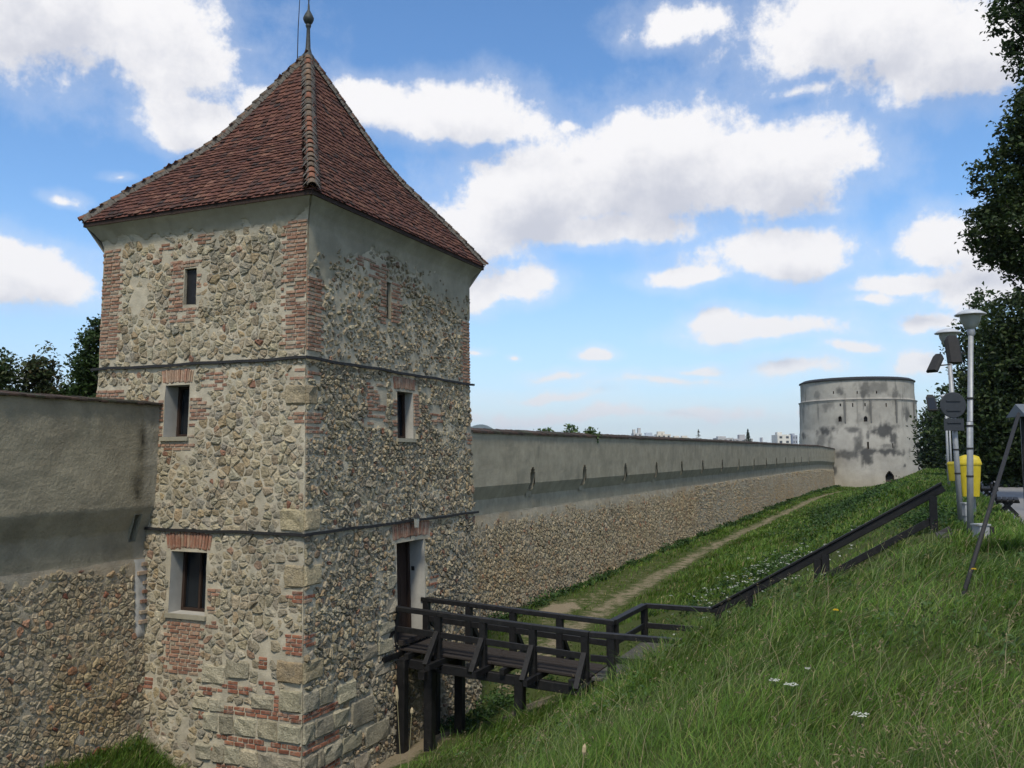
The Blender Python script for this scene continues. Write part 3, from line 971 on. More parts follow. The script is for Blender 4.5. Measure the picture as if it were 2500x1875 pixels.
for (z0_, z1_) in ((-2.5, -2.08), (-4.30, -3.90)):
    block('L', 0, 0.42 + random.uniform(0, .15), z0_, z1_, True); block('R', 0, 0.45 + random.uniform(0, .2), z0_ + .02, z1_, True)
for (z0_, z1_) in ((-1.42, -1.0), (1.06, 1.45)):
    block('L', 0, 0.40 + random.uniform(0, .15), z0_, z1_, True); block('R', 0, 0.36 + random.uniform(0, .2), z0_ + .01, z1_, True)


parts = []
for mapf, W, ops, sd in ((FL, LX, OL, 3), (FR, LY, OR, 8)):
    parts.append(grid_wall(mapf, 0, W, ZBASE, ZTOP, 0.075, ops, mortar_disp(sd, W, RECT_L if sd == 3 else RECT_R)))
for mapf, W in ((FBK, LX), (FIN, LY)):
    parts.append(grid_wall(mapf, 0, W, ZBASE, ZTOP, 0.6, []))
VV = []; FF = []; b0 = 0
for V, F in parts:
    VV.append(V); FF.append(F + b0); b0 += len(V)
core = link('masonry_core', fast_mesh('masonry_core', np.concatenate(VV), np.concatenate(FF), smooth=True), M_MORTAR)
under_tower(core)


def block_mesh(face, u0, u1, z0, z1):
    mp = FL if face == 'L' else FR
    us = [u0, u0 + 0.03, (u0 + u1) / 2, u1 - 0.03, u1]
    zs = [z0, z0 + 0.03, (z0 + z1) / 2, z1 - 0.03, z1]
    V = []; F = []
    for j, z in enumerate(zs):
        for i, u in enumerate(us):
            edge = (i in (0, 4)) + (j in (0, 4))
            d = (0.055 + random.uniform(-.022, .022)) if edge == 0 else (random.uniform(.008, .035) if edge == 1 else 0.0)
            jt = 0.022 if edge else 0.01
            uu = u + (random.uniform(-jt, jt) if u > 0.001 else 0.0)
            V.append(mp(uu, z + random.uniform(-jt, jt), d))
    for j in range(4):
        for i in range(4):
            a = j * 5 + i
            F.append((a, a + 1, a + 6, a + 5))
    # skirt into the wall
    ringi = list(range(5)) + [9, 14, 19, 24] + [23, 22, 21, 20] + [15, 10, 5]
    base = len(V)
    for k_ in ringi:
        j, i = divmod(k_, 5)
        V.append(mp(us[i], zs[j], -0.05))
    for q in range(len(ringi)):
        q2 = (q + 1) % len(ringi)
        F.append((ringi[q2], ringi[q], base + q, base + q2))
    return V, F


for (face, u0, u1, z0, z1, tn) in blocks:
    V, F = block_mesh(face, u0, u1, z0, z1)
    me_ = bpy.data.meshes.new('ashlar_block')
    c = np.mean(np.array(V), 0)
    me_.from_pydata([tuple(np.array(p) - c) for p in V], [], F); put_tint(me_, tn); me_.update()
    o = link('ashlar_block', me_, M_BLOCK, core); o.location = c

# ---- brick meshes: shared variants, placed by scale
VAR = {}


def brick_variant(palkey, pal):
    lst = VAR.setdefault(palkey, [])
    if len(lst) < 14:
        q = MB()
        j = lambda: random.uniform(-0.055, 0.055)
        e = 0.06
        P = []
        # outer face ring slightly inset for worn arrises; x along, z up, -y outwards
        for (sx, sz) in ((-1, -1), (1, -1), (1, 1), (-1, 1)):
            P.append((sx * .5, 0.5, sz * .5))
        for (sx, sz) in ((-1, -1), (1, -1), (1, 1), (-1, 1)):
            P.append((sx * (.5 + j() * .25), -0.30, sz * (.5 + j())))
        for (sx, sz) in ((-1, -1), (1, -1), (1, 1), (-1, 1)):
            P.append((sx * (.47 + j() * .4), -0.5 + j(), sz * (.40 + j())))
        F = [(0, 1, 5, 4), (1, 2, 6, 5), (2, 3, 7, 6), (3, 0, 4, 7), (4, 5, 9, 8), (5, 6, 10, 9), (6, 7, 11, 10), (7, 4, 8, 11), (8, 9, 10, 11)]
        q.add(P, F, pick(random, pal))
        lst.append(q.mesh('brick'))
        lst[-1].materials.append(M_BRICK)
        return lst[-1]
    return random.choice(lst)


def brick_matrix(bk):
    face, u, z, l, h = bk[:5]
    ang = bk[6] if len(bk) > 6 else 0.0
    dep = 0.12
    proud = random.uniform(0.026, 0.040)
    mp = FL if face == 'L' else FR
    p = Vector(mp(u, z, proud - dep / 2))
    rz = 0 if face == 'L' else math.pi / 2
    Rm = Matrix.Rotation(rz, 4, 'Z') @ Matrix.Rotation(-ang if face == 'L' else ang, 4, 'Y')
    if bk[1] < l * 0.5 + 0.02 and face == 'R':
        pass
    return Matrix.Translation(p) @ Rm @ Matrix.Diagonal((l, dep, h, 1))


bl = []
for bk in bricks:
    mp = FL if bk[0] == 'L' else FR
    bl.append((wgt([mp(bk[1], bk[2], 0)], bk[3] * bk[4]), bk))
bl.sort(key=lambda q: -q[0])
rest = MB()
for i, (w, bk) in enumerate(bl):
    me_ = brick_variant(id(bk[5]), bk[5])
    Mx = brick_matrix(bk)
    if i < 300:
        o = link('brick', me_, None, core)
        o.matrix_local = Mx
    else:
        n = len(me_.vertices)
        P = [tuple(Mx @ v.co) for v in me_.vertices]
        rest.add(P, [tuple(p.vertices) for p in me_.polygons], tuple(me_.color_attributes['tint'].data[0].color)[:3])
o = rest.build('brick_fill', M_BRICK, core, kind='stuff', label='remaining bricks of quoins, arches and patches')

# ---- rubble stones
stones = []
rs = random.Random(5)
RL = RECT_L + [(o[0] - 0.04, o[1] + 0.04, o[2] - 0.07, o[3] + 0.04) for o in OL]
RR = RECT_R + [(o[0] - 0.05, o[1] + 0.05, o[2] - 0.07, o[3] + 0.05) for o in OR]


def keepL(u, z):
    for (a, b_, c, d) in RL:
        if a - 0.03 < u < b_ + 0.03 and c - 0.02 < z < d + 0.02:
            return 0
    if z > 4.76:
        return 0
    if abs(z - ZU) < 0.05 or abs(z - ZL) < 0.05:
        return 0
    if u > 4.15 and z < 1.0:
        return 0
    m = float(vnoise(u * 1.1, z * 1.1, 77))
    return 0.0 if (m < 0.11 and rs.random() < 0.8) else 1.0


def keepR(u, z):
    for (a, b_, c, d) in RR:
        if a - 0.03 < u < b_ + 0.03 and c - 0.02 < z < d + 0.02:
            return 0
    if abs(z - ZU) < 0.05 or abs(z - ZL) < 0.05:
        return 0
    e = float(plaster_edge_r(u)) + 0.34 * float(fbm(u * 2.0, z * 2.0, 4, 31))
    if z > e + 0.02 and (z > e + 0.55 or rs.random() < 0.62):
        return 0
    if z > ZU:
        return 0.66 if rs.random() < 0.86 else 0
    m = float(vnoise(u * 1.2, z * 1.2, 99))
    return 0.0 if (m < 0.11 and rs.random() < 0.75) else 0.86


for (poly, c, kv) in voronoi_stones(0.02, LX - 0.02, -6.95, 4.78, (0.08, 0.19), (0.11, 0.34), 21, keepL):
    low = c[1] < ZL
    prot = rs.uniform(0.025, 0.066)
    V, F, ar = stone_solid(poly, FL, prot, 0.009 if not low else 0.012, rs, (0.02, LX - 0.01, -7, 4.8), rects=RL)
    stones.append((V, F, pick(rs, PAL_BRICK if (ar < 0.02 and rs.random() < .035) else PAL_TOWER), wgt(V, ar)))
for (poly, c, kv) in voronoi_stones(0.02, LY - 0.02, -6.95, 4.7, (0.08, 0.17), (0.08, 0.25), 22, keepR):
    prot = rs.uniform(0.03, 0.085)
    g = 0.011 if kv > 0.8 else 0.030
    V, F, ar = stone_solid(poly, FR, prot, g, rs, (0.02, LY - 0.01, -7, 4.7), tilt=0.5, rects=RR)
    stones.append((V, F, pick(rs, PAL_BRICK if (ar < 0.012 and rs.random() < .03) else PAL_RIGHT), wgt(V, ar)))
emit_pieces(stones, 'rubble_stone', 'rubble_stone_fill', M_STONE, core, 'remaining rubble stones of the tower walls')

# ---- openings: plaster reveals, frames, glass
for k_, (mapf, ops) in enumerate(((FL, OL), (FR, OR))):
    for i, o_ in enumerate(ops):
        ua, ub, za, zb, dep = o_
        isdoor = (k_ == 1 and i == 2)
        slit = (i == 0)
        nm = 'door' if isdoor else 'window'
        root = empty(nm, Vector(mapf((ua + ub) / 2, za, 0)))
        root.parent = tower; root.matrix_parent_inverse = Matrix.Translation(-tower.location)
        loc = Vector(root.location)

        def sub(name, mb, mat, **kw):
            q = mb.build(name, mat, None, **kw)
            q.parent = root; q.matrix_parent_inverse = Matrix.Translation(-loc)
            return q
        mb = MB(); reveal(mb, mapf, o_)
        sub('reveal', mb, M_MORTAR if slit else M_REVEAL)
        back = MB()
        bd = dep - 0.001
        back.add([mapf(ua, za, -bd), mapf(ub, za, -bd), mapf(ub, zb, -bd), mapf(ua, zb, -bd)], [(0, 1, 2, 3)])
        if slit:
            sub('shade_panel', back, M_WOOD)  # black sheet close behind the slit, the room's shade put into its colour
            continue

        def fbox(a, b_, c, d, d0, d1):
            P = [mapf(a, c, d0), mapf(b_, c, d0), mapf(b_, d, d0), mapf(a, d, d0), mapf(a, c, d1), mapf(b_, c, d1), mapf(b_, d, d1), mapf(a, d, d1)]
            return P, [(0, 3, 2, 1), (4, 5, 6, 7), (0, 1, 5, 4), (1, 2, 6, 5), (2, 3, 7, 6), (3, 0, 4, 7)]
        if isdoor:
            n = 7
            for j in range(n):
                a = ua + (ub - ua) * j / n; b_ = ua + (ub - ua) * (j + 1) / n
                mb = MB(); mb.add(*fbox(a + .004, b_ - .004, za + 0.02, zb - 0.02, -dep + 0.01, -dep + 0.06)); sub('plank', mb, M_DOOR)
            mb = MB()
            mb.add(*fbox(ua, ua + .09, za, zb, -dep + 0.06, -dep + 0.12)); mb.add(*fbox(ub - .09, ub, za, zb, -dep + 0.06, -dep + 0.12)); mb.add(*fbox(ua + .09, ub - .09, zb - .1, zb, -dep + 0.06, -dep + 0.12))
            sub('frame', mb, M_DOOR)
            mb = MB(); mb.add(*fbox(ua - .02, ub + .02, za - 0.10, za + 0.01, -dep, 0.16)); sub('step', mb, M_DECK)
            mb = MB(); uu = ua + 0.55; mb.add(*fbox(ub - 0.012, ub + 0.002, -2.72, -2.62, -0.34, -0.26)); sub('latch_hole', mb, M_IRON)
            # the open leaf folded back against the near jamb
            mb = MB(); mb.add(*fbox(ua + 0.01, ua + 0.065, za + 0.03, zb - 0.1, -dep + 0.13, -0.02)); sub('door_leaf', mb, M_DOOR)
        else:
            sub('pane', back, M_GLASS)
            f0, f1 = -dep + 0.01, -dep + 0.07
            mb = MB()
            mb.add(*fbox(ua, ua + .06, za, zb, f0, f1)); mb.add(*fbox(ub - .06, ub, za, zb, f0, f1))
            mb.add(*fbox(ua + .06, ub - .06, za, za + .06, f0, f1)); mb.add(*fbox(ua + .06, ub - .06, zb - .06, zb, f0, f1))
            sub('frame', mb, M_DOOR)
            mb = MB(); um = (ua + ub) / 2; mb.add(*fbox(um - .025, um + .025, za + .06, zb - .06, f0 + 0.004, f1 - 0.004)); sub('mullion', mb, M_DOOR)
            mb = MB(); mb.add(*fbox(ua - .05, ub + .05, za - 0.09, za - 0.004, -0.1, 0.075)); sub('sill', mb, M_PLAS)

# ---- iron tie bands: straps in two lengths round the two faces
for zb in (ZU, ZL):
    mb = MB()
    for mapf, W in ((FL, LX), (FR, LY)):
        n = 24
        ext = 0.16
        for i in range(n):
            ua = -0.075 + (W + 0.075 + ext) * i / n; ub = -0.075 + (W + 0.075 + ext) * (i + 1) / n
            w = lambda u: zb + 0.008 * math.sin(u * 2.3 + zb) + 0.006 * math.sin(u * 5.1)
            P = []
            for d in (0.035, 0.085):
                for (u, s) in ((ua, -1), (ub, -1), (ub, 1), (ua, 1)):
                    P.append(mapf(u, w(u) + s * 0.028, d))
            mb.add(P, [(0, 3, 2, 1), (4, 5, 6, 7), (0, 1, 5, 4), (1, 2, 6, 5), (2, 3, 7, 6), (3, 0, 4, 7)])
    tp('iron_band', mb, M_IRON)

# ---- lantern on the wall over the door
mb = MB()
c = Vector(FR(3.95, -1.45, 0.0))
mb.bar(c + Vector((0.0, 0, -0.10)), c + Vector((0.22, 0, -0.10)), 0.03)
mb.bar(c + Vector((0.02, 0, -0.45)), c + Vector((0.02, 0, 0.35)), 0.03)
lt = tp('lantern', mb, M_IRON)
q = MB(); q.lathe([(0.0, 0.0), (0.055, 0.02), (0.075, 0.25), (0.0, 0.25)], tuple(c + Vector((0.2, 0, -0.20))), 6)
g_ = q.build('lantern_glass', M_LGLASS); g_.parent = lt
q = MB(); q.lathe([(0.095, 0.0), (0.06, 0.06), (0.02, 0.10), (0.0, 0.12)], tuple(c + Vector((0.2, 0, 0.05))), 6); g_ = q.build('lantern_cap', M_IRON); g_.parent = lt

# ------------------------------------------------------------------ roof
EV = 0.33
HX, HY = LX / 2 + EV, LY / 2 + EV
TT = [0, .06, .17, .305, .4, .51, .62, .75, .85, .96, 1.0]
TZ = [10.32, 9.96, 9.28, 8.43, 7.84, 7.31, 6.88, 6.37, 5.97, 5.50, 5.33]


def zt(t_):
    return np.interp(t_, TT, TZ)


mb = MB()
NT = 30
corner = [(1, -1), (1, 1), (-1, 1), (-1, -1)]
V = []
for i in range(NT + 1):
    t_ = i / NT
    for (sx, sy) in corner:
        V.append((XC + sx * HX * t_, YC + sy * HY * t_, zt(t_) - 0.035))
F = []
for i in range(NT):
    for j in range(4):
        F.append((i * 4 + j, (i + 1) * 4 + j, (i + 1) * 4 + (j + 1) % 4, i * 4 + (j + 1) % 4))
mb.add(V, F, (0.14, 0.06, 0.045))
roof = tp('roof', mb, M_TILE)
TS = [i / 400 for i in range(401)]
# eaves board and soffit
mb = MB()
P0 = [(XC + sx * (HX - 0.03), YC + sy * (HY - 0.03), 5.295) for sx, sy in corner]
P1 = [(XC + sx * (HX - 0.03), YC + sy * (HY - 0.03), 5.20) for sx, sy in corner]
P2 = [(XC + sx * (LX / 2 + 0.20), YC + sy * (LY / 2 + 0.20), 5.195) for sx, sy in corner]
mb.add(P0 + P1 + P2, [(j, (j + 1) % 4, 4 + (j + 1) % 4, 4 + j) for j in range(4)] + [(4 + j, 4 + (j + 1) % 4, 8 + (j + 1) % 4, 8 + j) for j in range(4)])
q = mb.build('eaves_board', M_DOOR, roof)

PAL_TILE = [((0.112, 0.052, 0.040), 6), ((0.135, 0.065, 0.048), 3), ((0.092, 0.044, 0.036), 4), ((0.066, 0.038, 0.033), 1.5), ((0.045, 0.033, 0.031), .6), ((0.17, 0.09, 0.066), .7)]


def tile_mesh():
    w, l, th = 0.168, 0.25, 0.020
    prof = [(-w / 2, 0), (-w / 2, l * .80), (-w * .30, l * .95), (0, l), (w * .30, l * .95), (w / 2, l * .80), (w / 2, 0)]
    V = [(x, y, 0.0) for x, y in prof] + [(x, y, th * (1 - 0.5 * (abs(x) / (w / 2)) ** 2)) for x, y in prof]
    n = len(prof)
    F = [tuple(range(n, 2 * n))] + [(i, i + 1, n + i + 1, n + i) for i in range(n - 1)]
    return V, [tuple(reversed(f)) for f in F]


TVAR = []
for i in range(24):
    q = MB(); q.add(*tile_mesh(), pick(random, PAL_TILE)); m_ = q.mesh('roof_tile'); m_.materials.append(M_TILE); TVAR.append(m_)

# arc length along the slope, per side
tiles = []
for side in range(4):
    # outward plan direction
    if side == 0: od, al, H1, H2 = Vector((0, -1, 0)), Vector((1, 0, 0)), HY, HX
    elif side == 1: od, al, H1, H2 = Vector((1, 0, 0)), Vector((0, 1, 0)), HX, HY
    elif side == 2: od, al, H1, H2 = Vector((0, 1, 0)), Vector((-1, 0, 0)), HY, HX
    else: od, al, H1, H2 = Vector((-1, 0, 0)), Vector((0, -1, 0)), HX, HY
    s = 0; prev = (0, zt(0)); acc_ = []
    for t_ in TS[1:]:
        cur = (t_ * H1, float(zt(t_)))
        s += math.hypot(cur[0] - prev[0], cur[1] - prev[1]); acc_.append((s, t_)); prev = cur
    total = acc_[-1][0]
    rows = int(total / 0.148)
    for r_ in range(rows + 1):
        s_ = total - r_ * 0.148 + 0.02           # lower edge of the tile
        t_ = float(np.interp(s_, [a[0] for a in acc_], [a[1] for a in acc_]))
        if t_ < 0.02:
            continue
        half = H2 * t_
        dt_ = 0.01
        sl = Vector(od * H1 * dt_ + Vector((0, 0, float(zt(min(1, t_)) - zt(min(1, t_) - dt_))))).normalized()
        base = Vector((XC, YC, float(zt(t_)))) + od * H1 * t_
        u = -half + (0.0 if r_ % 2 else 0.084)
        while u < half:
            wob = random.uniform(-.012, .012)
            if abs(u) < half - 0.02:
                tiles.append((base + al * (u + wob) + sl * random.uniform(-.032, .032), al, sl, side))
            u += 0.172


def tile_matrix(p, al, sl):
    nrm = al.cross(sl).normalized()
    if nrm.z < 0:
        nrm = -nrm
    # tip the lower edge up over the course below
    y = (sl + nrm * random.uniform(0.09, 0.16)).normalized()
    x = y.cross(nrm).normalized()
    n2 = x.cross(y).normalized()
    x = (x + y * random.uniform(-.03, .03)).normalized()
    o_ = p - y * 0.25 + n2 * 0.0
    return Matrix(((x.x, y.x, n2.x, o_.x), (x.y, y.y, n2.y, o_.y), (x.z, y.z, n2.z, o_.z), (0, 0, 0, 1)))


tw = sorted(((wgt([p], 1) if sd < 2 else 0, p, al, sl) for p, al, sl, sd in tiles), key=lambda q: -q[0])
rest = MB()
tv, tf = tile_mesh()
for i, (w, p, al, sl) in enumerate(tw):
    Mx = tile_matrix(p, al, sl)
    if i < 300:
        o = link('roof_tile', random.choice(TVAR), None, roof); o.matrix_local = Mx
    else:
        rest.add([tuple(Mx @ Vector(v)) for v in tv], tf, pick(random, PAL_TILE))
rest.build('roof_tile_fill', M_TILE, roof, kind='stuff', label='remaining clay tiles of the tower roof')

# hips: half-round tiles bedded in mortar
HT = MB()
n = 7
V = []; F = []
for k_, (y, r_) in enumerate(((0, 0.075), (0.36, 0.098))):
    for rr in (r_, r_ - 0.018):
        for j in range(n):
            a = math.pi * j / (n - 1)
            V.append((rr * math.cos(a), y, rr * math.sin(a) * 0.85 - 0.01))
for j in range(n - 1):
    F.append((j, j + 1, 2 * n + j + 1, 2 * n + j))
    F.append((n + j + 1, n + j, 3 * n + j, 3 * n + j + 1))
    F.append((2 * n + j, 2 * n + j + 1, 3 * n + j + 1, 3 * n + j))
F = [tuple(reversed(f)) for f in F]
RV = []
for i in range(8):
    q = MB(); q.add(V, F, pick(random, [((0.25, 0.12, 0.085), 3), ((0.19, 0.095, 0.068), 2), ((0.21, 0.145, 0.105), 1), ((0.13, 0.10, 0.08), 2)])); m_ = q.mesh('ridge_tile', True); m_.materials.append(M_RIDGE); RV.append(m_)
fil = MB()
for (sx, sy) in corner:
    s = 0; acc_ = [(0, 0)]; prev = (0, float(zt(0)))
    hl = math.hypot(HX, HY)
    for t_ in TS[1:]:
        cur = (t_ * hl, float(zt(t_))); s += math.hypot(cur[0] - prev[0], cur[1] - prev[1]); acc_.append((s, t_)); prev = cur
    total = acc_[-1][0]
    d0 = Vector((sx * HX, sy * HY, 0)) / hl
    ac = np.array(acc_)
    k_ = 0
    while True:
        s_ = total + 0.03 - k_ * 0.285
        if s_ < 0.25:
            break
        t1 = float(np.interp(s_, ac[:, 0], ac[:, 1])); t0_ = float(np.interp(s_ - 0.36, ac[:, 0], ac[:, 1]))
        a_ = Vector((XC + sx * HX * t0_, YC + sy * HY * t0_, float(zt(t0_)) + 0.02)); b_ = Vector((XC + sx * HX * t1, YC + sy * HY * t1, float(zt(t1)) + 0.055))
        y = (b_ - a_).normalized(); x = y.cross(Vector((0, 0, 1))).normalized(); z = x.cross(y)
        o = link('ridge_tile', random.choice(RV), None, roof)
        x = (x + y * random.uniform(-.04, .04)).normalized()
        o.matrix_local = Matrix(((x.x, y.x, z.x, a_.x), (x.y, y.y, z.y, a_.y), (x.z, y.z, z.z, a_.z), (0, 0, 0, 1)))
        for sg in (-1, 1):
            for h_ in range(3):
                f0 = a_.lerp(b_, h_ / 3); f1 = a_.lerp(b_, (h_ + 1) / 3)
                w0 = random.uniform(0.13, 0.17); ww = random.uniform(0.16, 0.21)
                if (sx, sy) != (1, -1): w0 *= .7; ww *= .7
                fil.add([f0 + x * sg * 0.06 + z * 0.06, f1 + x * sg * 0.06 + z * 0.05, f1 + x * sg * ww - z * 0.10, f0 + x * sg * w0 - z * 0.09], [(0, 1, 2, 3) if sg < 0 else (3, 2, 1, 0)])
        k_ += 1
fil.build('ridge_mortar', M_RMORT, roof)

# finial and lightning rod
mb = MB()
zz = 10.22
mb.lathe([(0.17, 0), (0.16, 0.06), (0.10, 0.14), (0.065, 0.28), (0.05, 0.62), (0.045, 0.80), (0.06, 0.83), (0.075, 0.88), (0.055, 0.92)], (XC, YC, zz), 12)
fin = tp('finial', mb, M_COPPER, smooth=True)
q = MB(); q.lathe([(0.045, 0.90), (0.10, 0.95), (0.135, 1.03), (0.14, 1.08), (0.10, 1.17), (0.055, 1.25), (0.03, 1.3), (0.022, 1.45)], (XC, YC, zz), 12); o = q.build('ball', M_COPPER, fin, smooth=True)
q = MB(); q.bar((XC, YC, zz + 1.42), (XC, YC, zz + 1.64), 0.022); q.bar((XC - .05, YC - 0.02, zz + 1.58), (XC + .05, YC + .02, zz + 1.58), 0.02); q.build('cross', M_IRON, fin)
mb = MB(); rp = Vector((XC - 0.24, YC - 0.12, 0))
mb.tube([rp + Vector((0, 0, 9.85)), rp + Vector((0.01, 0, 11.0)), rp + Vector((0.08, 0, 12.6))], [0.014, 0.012, 0.008], 6)
mb.bar(rp + Vector((0, 0, 10.25)), Vector((XC, YC, 10.35)), 0.012)
tp('lightning_rod', mb, M_IRON)


# ------------------------------------------------------------------ curtain walls
WX = -14.78
AW = rad(2.0)


def wprof(v):
    return np.interp(v, [-7.3, -2.16, -2.08, -1.52, -1.02, 1.5], [0.34, 0.03, 0.0, 0.0, 0.24, 0.24])


def wtop(u):            # height of the far wall's top along its length
    return np.interp(u, [0, 10, 43, 80, 110, 126, 140], [0.88, 0.90, 1.10, 1.26, 1.38, 1.05, 0.9])


def bend(u):            # the far end swings a little towards the bastion
    return 0.010 * np.clip(u - 95, 0, None) ** 1.35


def WR(u, v, d=0.0):    # far wall, u metres from the tower, v height with the top at 0.95
    z = np.where(np.asarray(v) > -2.5, v - 0.95 + wtop(u), v + (wtop(u) - 0.95) * np.clip((np.asarray(v) + 7.3) / 4.8, 0, 1))
    o = wprof(v) + d
    return (WX + math.sin(AW) * u + math.cos(AW) * o + bend(u), 20 + math.cos(AW) * u - math.sin(AW) * o, z + 0 * u)


def WL(u, v, d=0.0):    # near wall, u metres from the tower towards us
    return (WX + wprof(v) + d + 0 * u, 15.0 - u + 0 * np.asarray(v), v + 0.19 * np.clip((np.asarray(v) + 1.0) / 1.95, 0, 1) + 0 * u)


# ---- far wall
fw = empty('fortress_wall', (WX, 80, -6), label='long fortress wall of plaster over rubble running to the bastion', category='wall')


def under(o, root):
    o.parent = root
    o.matrix_parent_inverse = Matrix.Translation(-root.location)
    return o


WLEN = 125.5
slots = []
vw = np.array([math.cos(AW), -math.sin(AW), 0])
for px in (1300, 1427, 1527, 1603, 1665, 1716, 1764, 1805, 1842, 1872, 1897, 1919, 1940, 1958, 1975):
    v_ = ray(px, 1180); p0 = np.array([WX + 0.22, 20, 0])
    tt = (p0 @ vw) / (v_ @ vw)
    P = v_ * tt
    slots.append((P[1] - 20) / math.cos(AW))
sl = [slots[0]]
for s in slots[1:]:
    sl.append(max(s, sl[-1] + 2.5))
ops = []
for s in sl:
    ops += [(s - .24, s + .24, -1.30, -0.58, .45), (s - .20, s + .20, -0.58, -0.46, .45), (s - .12, s + .12, -0.46, -0.38, .45)]


def pl_disp(seed):
    return lambda U, Z: 0.02 * fbm(U * 0.9, Z * 0.9, 4, seed) + 0.006 * fbm(U * 5, Z * 5, 2, seed + 4)


V, F = grid_wall(WR, 0, WLEN, -2.10, 0.95, 0.45, ops, pl_disp(51), zstep=0.16, zcut=(-2.08, -1.52, -1.02))
o = under(link('plaster_face', fast_mesh('plaster_face', V, F, smooth=False), M_PLAS), fw)
for s in sl:
    mb = MB()
    for k_ in range(3):
        a, b_, c, d, e = ops[sl.index(s) * 3 + k_]
        for (ua, ub, za, zb) in ((a, a, c, d), (b_, b_, c, d)):
            mb.add([WR(ua, za, 0.01), WR(ub, zb, 0.01), WR(ub, zb, -e), WR(ua, za, -e)], [(0, 1, 2, 3)])
        for z_ in (c, d):
            mb.add([WR(a, z_, 0.01), WR(b_, z_, 0.01), WR(b_, z_, -e), WR(a, z_, -e)], [(0, 1, 2, 3)])
        mb.add([WR(a, c, -e), WR(b_, c, -e), WR(b_, d, -e), WR(a, d, -e)], [(0, 1, 2, 3)])
    # splayed foot of the slot running down over the sloping ledge
    mb.add([WR(s - .22, -1.30, -0.04), WR(s + .22, -1.30, -0.04), WR(s + .30, -1.58, 0.035), WR(s - .30, -1.58, 0.035)], [(0, 1, 2, 3)])
    under(mb.build('loophole', M_PLAS), fw)

M_RUBF = surf('rubble mortar of the wall', (0.36, 0.32, 0.24), var=0.25, vscale=3, bump=0.9, bscale=30, bdist=0.03, rough=0.97, spec=0.1,
              spots=[((0.31, 0.23, 0.14), 0.35, 0.48, 0.62, 0.6, None), ((0.15, 0.135, 0.11), 0.9, 0.56, 0.74, 0.55, None)])
V, F = grid_wall(WR, 0, WLEN, -7.3, -2.08, 0.35, [], lambda U, Z: (0.012 + 0.035 * fbm(U * 1.6, Z * 1.6, 3, 61)) * (Z < -2.2), zstep=0.2)
rub = under(link('rubble_face', fast_mesh('rubble_face', V, F, smooth=True), M_RUBF), fw)
mb = MB()
for (a, b_, c, d) in ((0, WLEN, 0, 0),):
    us = np.linspace(0, WLEN, 60)
    for i in range(59):
        P = []
        for u in (us[i], us[i + 1]):
            p = WR(u, 0.95, 0); P += [p, (p[0] - 0.75, p[1], p[2]), (p[0] - 0.75, p[1], -8)]
        mb.add(P, [(0, 3, 4, 1), (1, 4, 5, 2)])
under(mb.build('inner_face', M_PLAS), fw)

r2 = random.Random(9)
far_st = []
for (poly, c, kv) in voronoi_stones(6.5, 42, -6.95, -2.12, (0.09, 0.18), (0.10, 0.30), 31, lambda u, z: 1 if z < -2.16 - 0.50 * r2.random() * float(vnoise(u * .35, 1, 5)) - 0.25 * float(vnoise(u * 1.3, 7, 6)) else 0):
    wz = float(wtop(c[0])) - 0.95
    V, F, ar = stone_solid(poly, WR, r2.uniform(0.03, 0.08) * min(1, 0.35 + (-2.2 - c[1]) * .8), 0.010, r2, tilt=0.5)
    warm = float(vnoise(c[0] * 0.25, c[1] * 0.7, 7))
    tn = pick(r2, PAL_WALL)
    far_st.append((V, F, tuple(np.array(tn) * (1.0, 1 - 0.10 * max(0, warm - .5), 1 - 0.25 * max(0, warm - .5))), wgt(V, ar)))
emit_pieces(far_st, 'rubble_stone', 'rubble_stone_fill', M_STONE, rub, 'remaining rubble stones of the wall near the tower')
# beyond, the stones are a few pixels each: simple lumps in one mesh
mb = MB()
for i in range(9000):
    u = 42 + (WLEN - 42) * r2.random() ** 1.25
    v = r2.uniform(-6.9, -2.2)
    a, c = r2.uniform(.08, .18), r2.uniform(.05, .10)
    P = [WR(u - a, v + r2.uniform(-.03, .03), -.02), WR(u + r2.uniform(-.05, .05), v - c, -.02), WR(u + a, v + r2.uniform(-.03, .03), -.02), WR(u + r2.uniform(-.05, .05), v + c, -.02),
         WR(u + r2.uniform(-.05, .05), v + r2.uniform(-.03, .04), r2.uniform(.05, .11))]
    warm = float(vnoise(u * 0.12, v * 0.5, 7))
    tn = np.array(pick(r2, PAL_WALL)) * (1 + .15 * max(0, warm - .5), 1 - 0.1 * max(0, warm - .5), 1 - 0.5 * max(0, warm - .5))
    mb.add(P, [(0, 1, 4), (1, 2, 4), (2, 3, 4), (3, 0, 4)], tuple(tn))
mb.build('distant_stones', M_STONE, rub, kind='stuff', label='small rubble stones of the far wall')
# coping tiles
PAL_COPE = [((0.05, 0.036, 0.028), 3), ((0.038, 0.033, 0.026), 3), ((0.07, 0.045, 0.034), 2), ((0.045, 0.048, 0.03), 1)]
mb = MB()
u = 1.0
while u < WLEN:
    w = r2.uniform(0.22, 0.3) * (1 if u < 50 else 2)
    j = r2.uniform(-.012, .012)
    P = [WR(u, .95 + j, .07), WR(u + w - .015, .95 + j, .07), WR(u + w - .015, 1.03 + j, .065), WR(u, 1.03 + j, .065), WR(u, 1.16 + j, -.42), WR(u + w - .015, 1.16 + j, -.42), WR(u, .95 + j, -.1), WR(u + w - .015, .95 + j, -.1)]
    mb.add(P, [(0, 1, 2, 3), (3, 2, 5, 4), (0, 6, 7, 1), (0, 3, 4, 6), (1, 7, 5, 2)], pick(r2, PAL_COPE))
    u += w
under(mb.build('coping', M_COPE), fw)

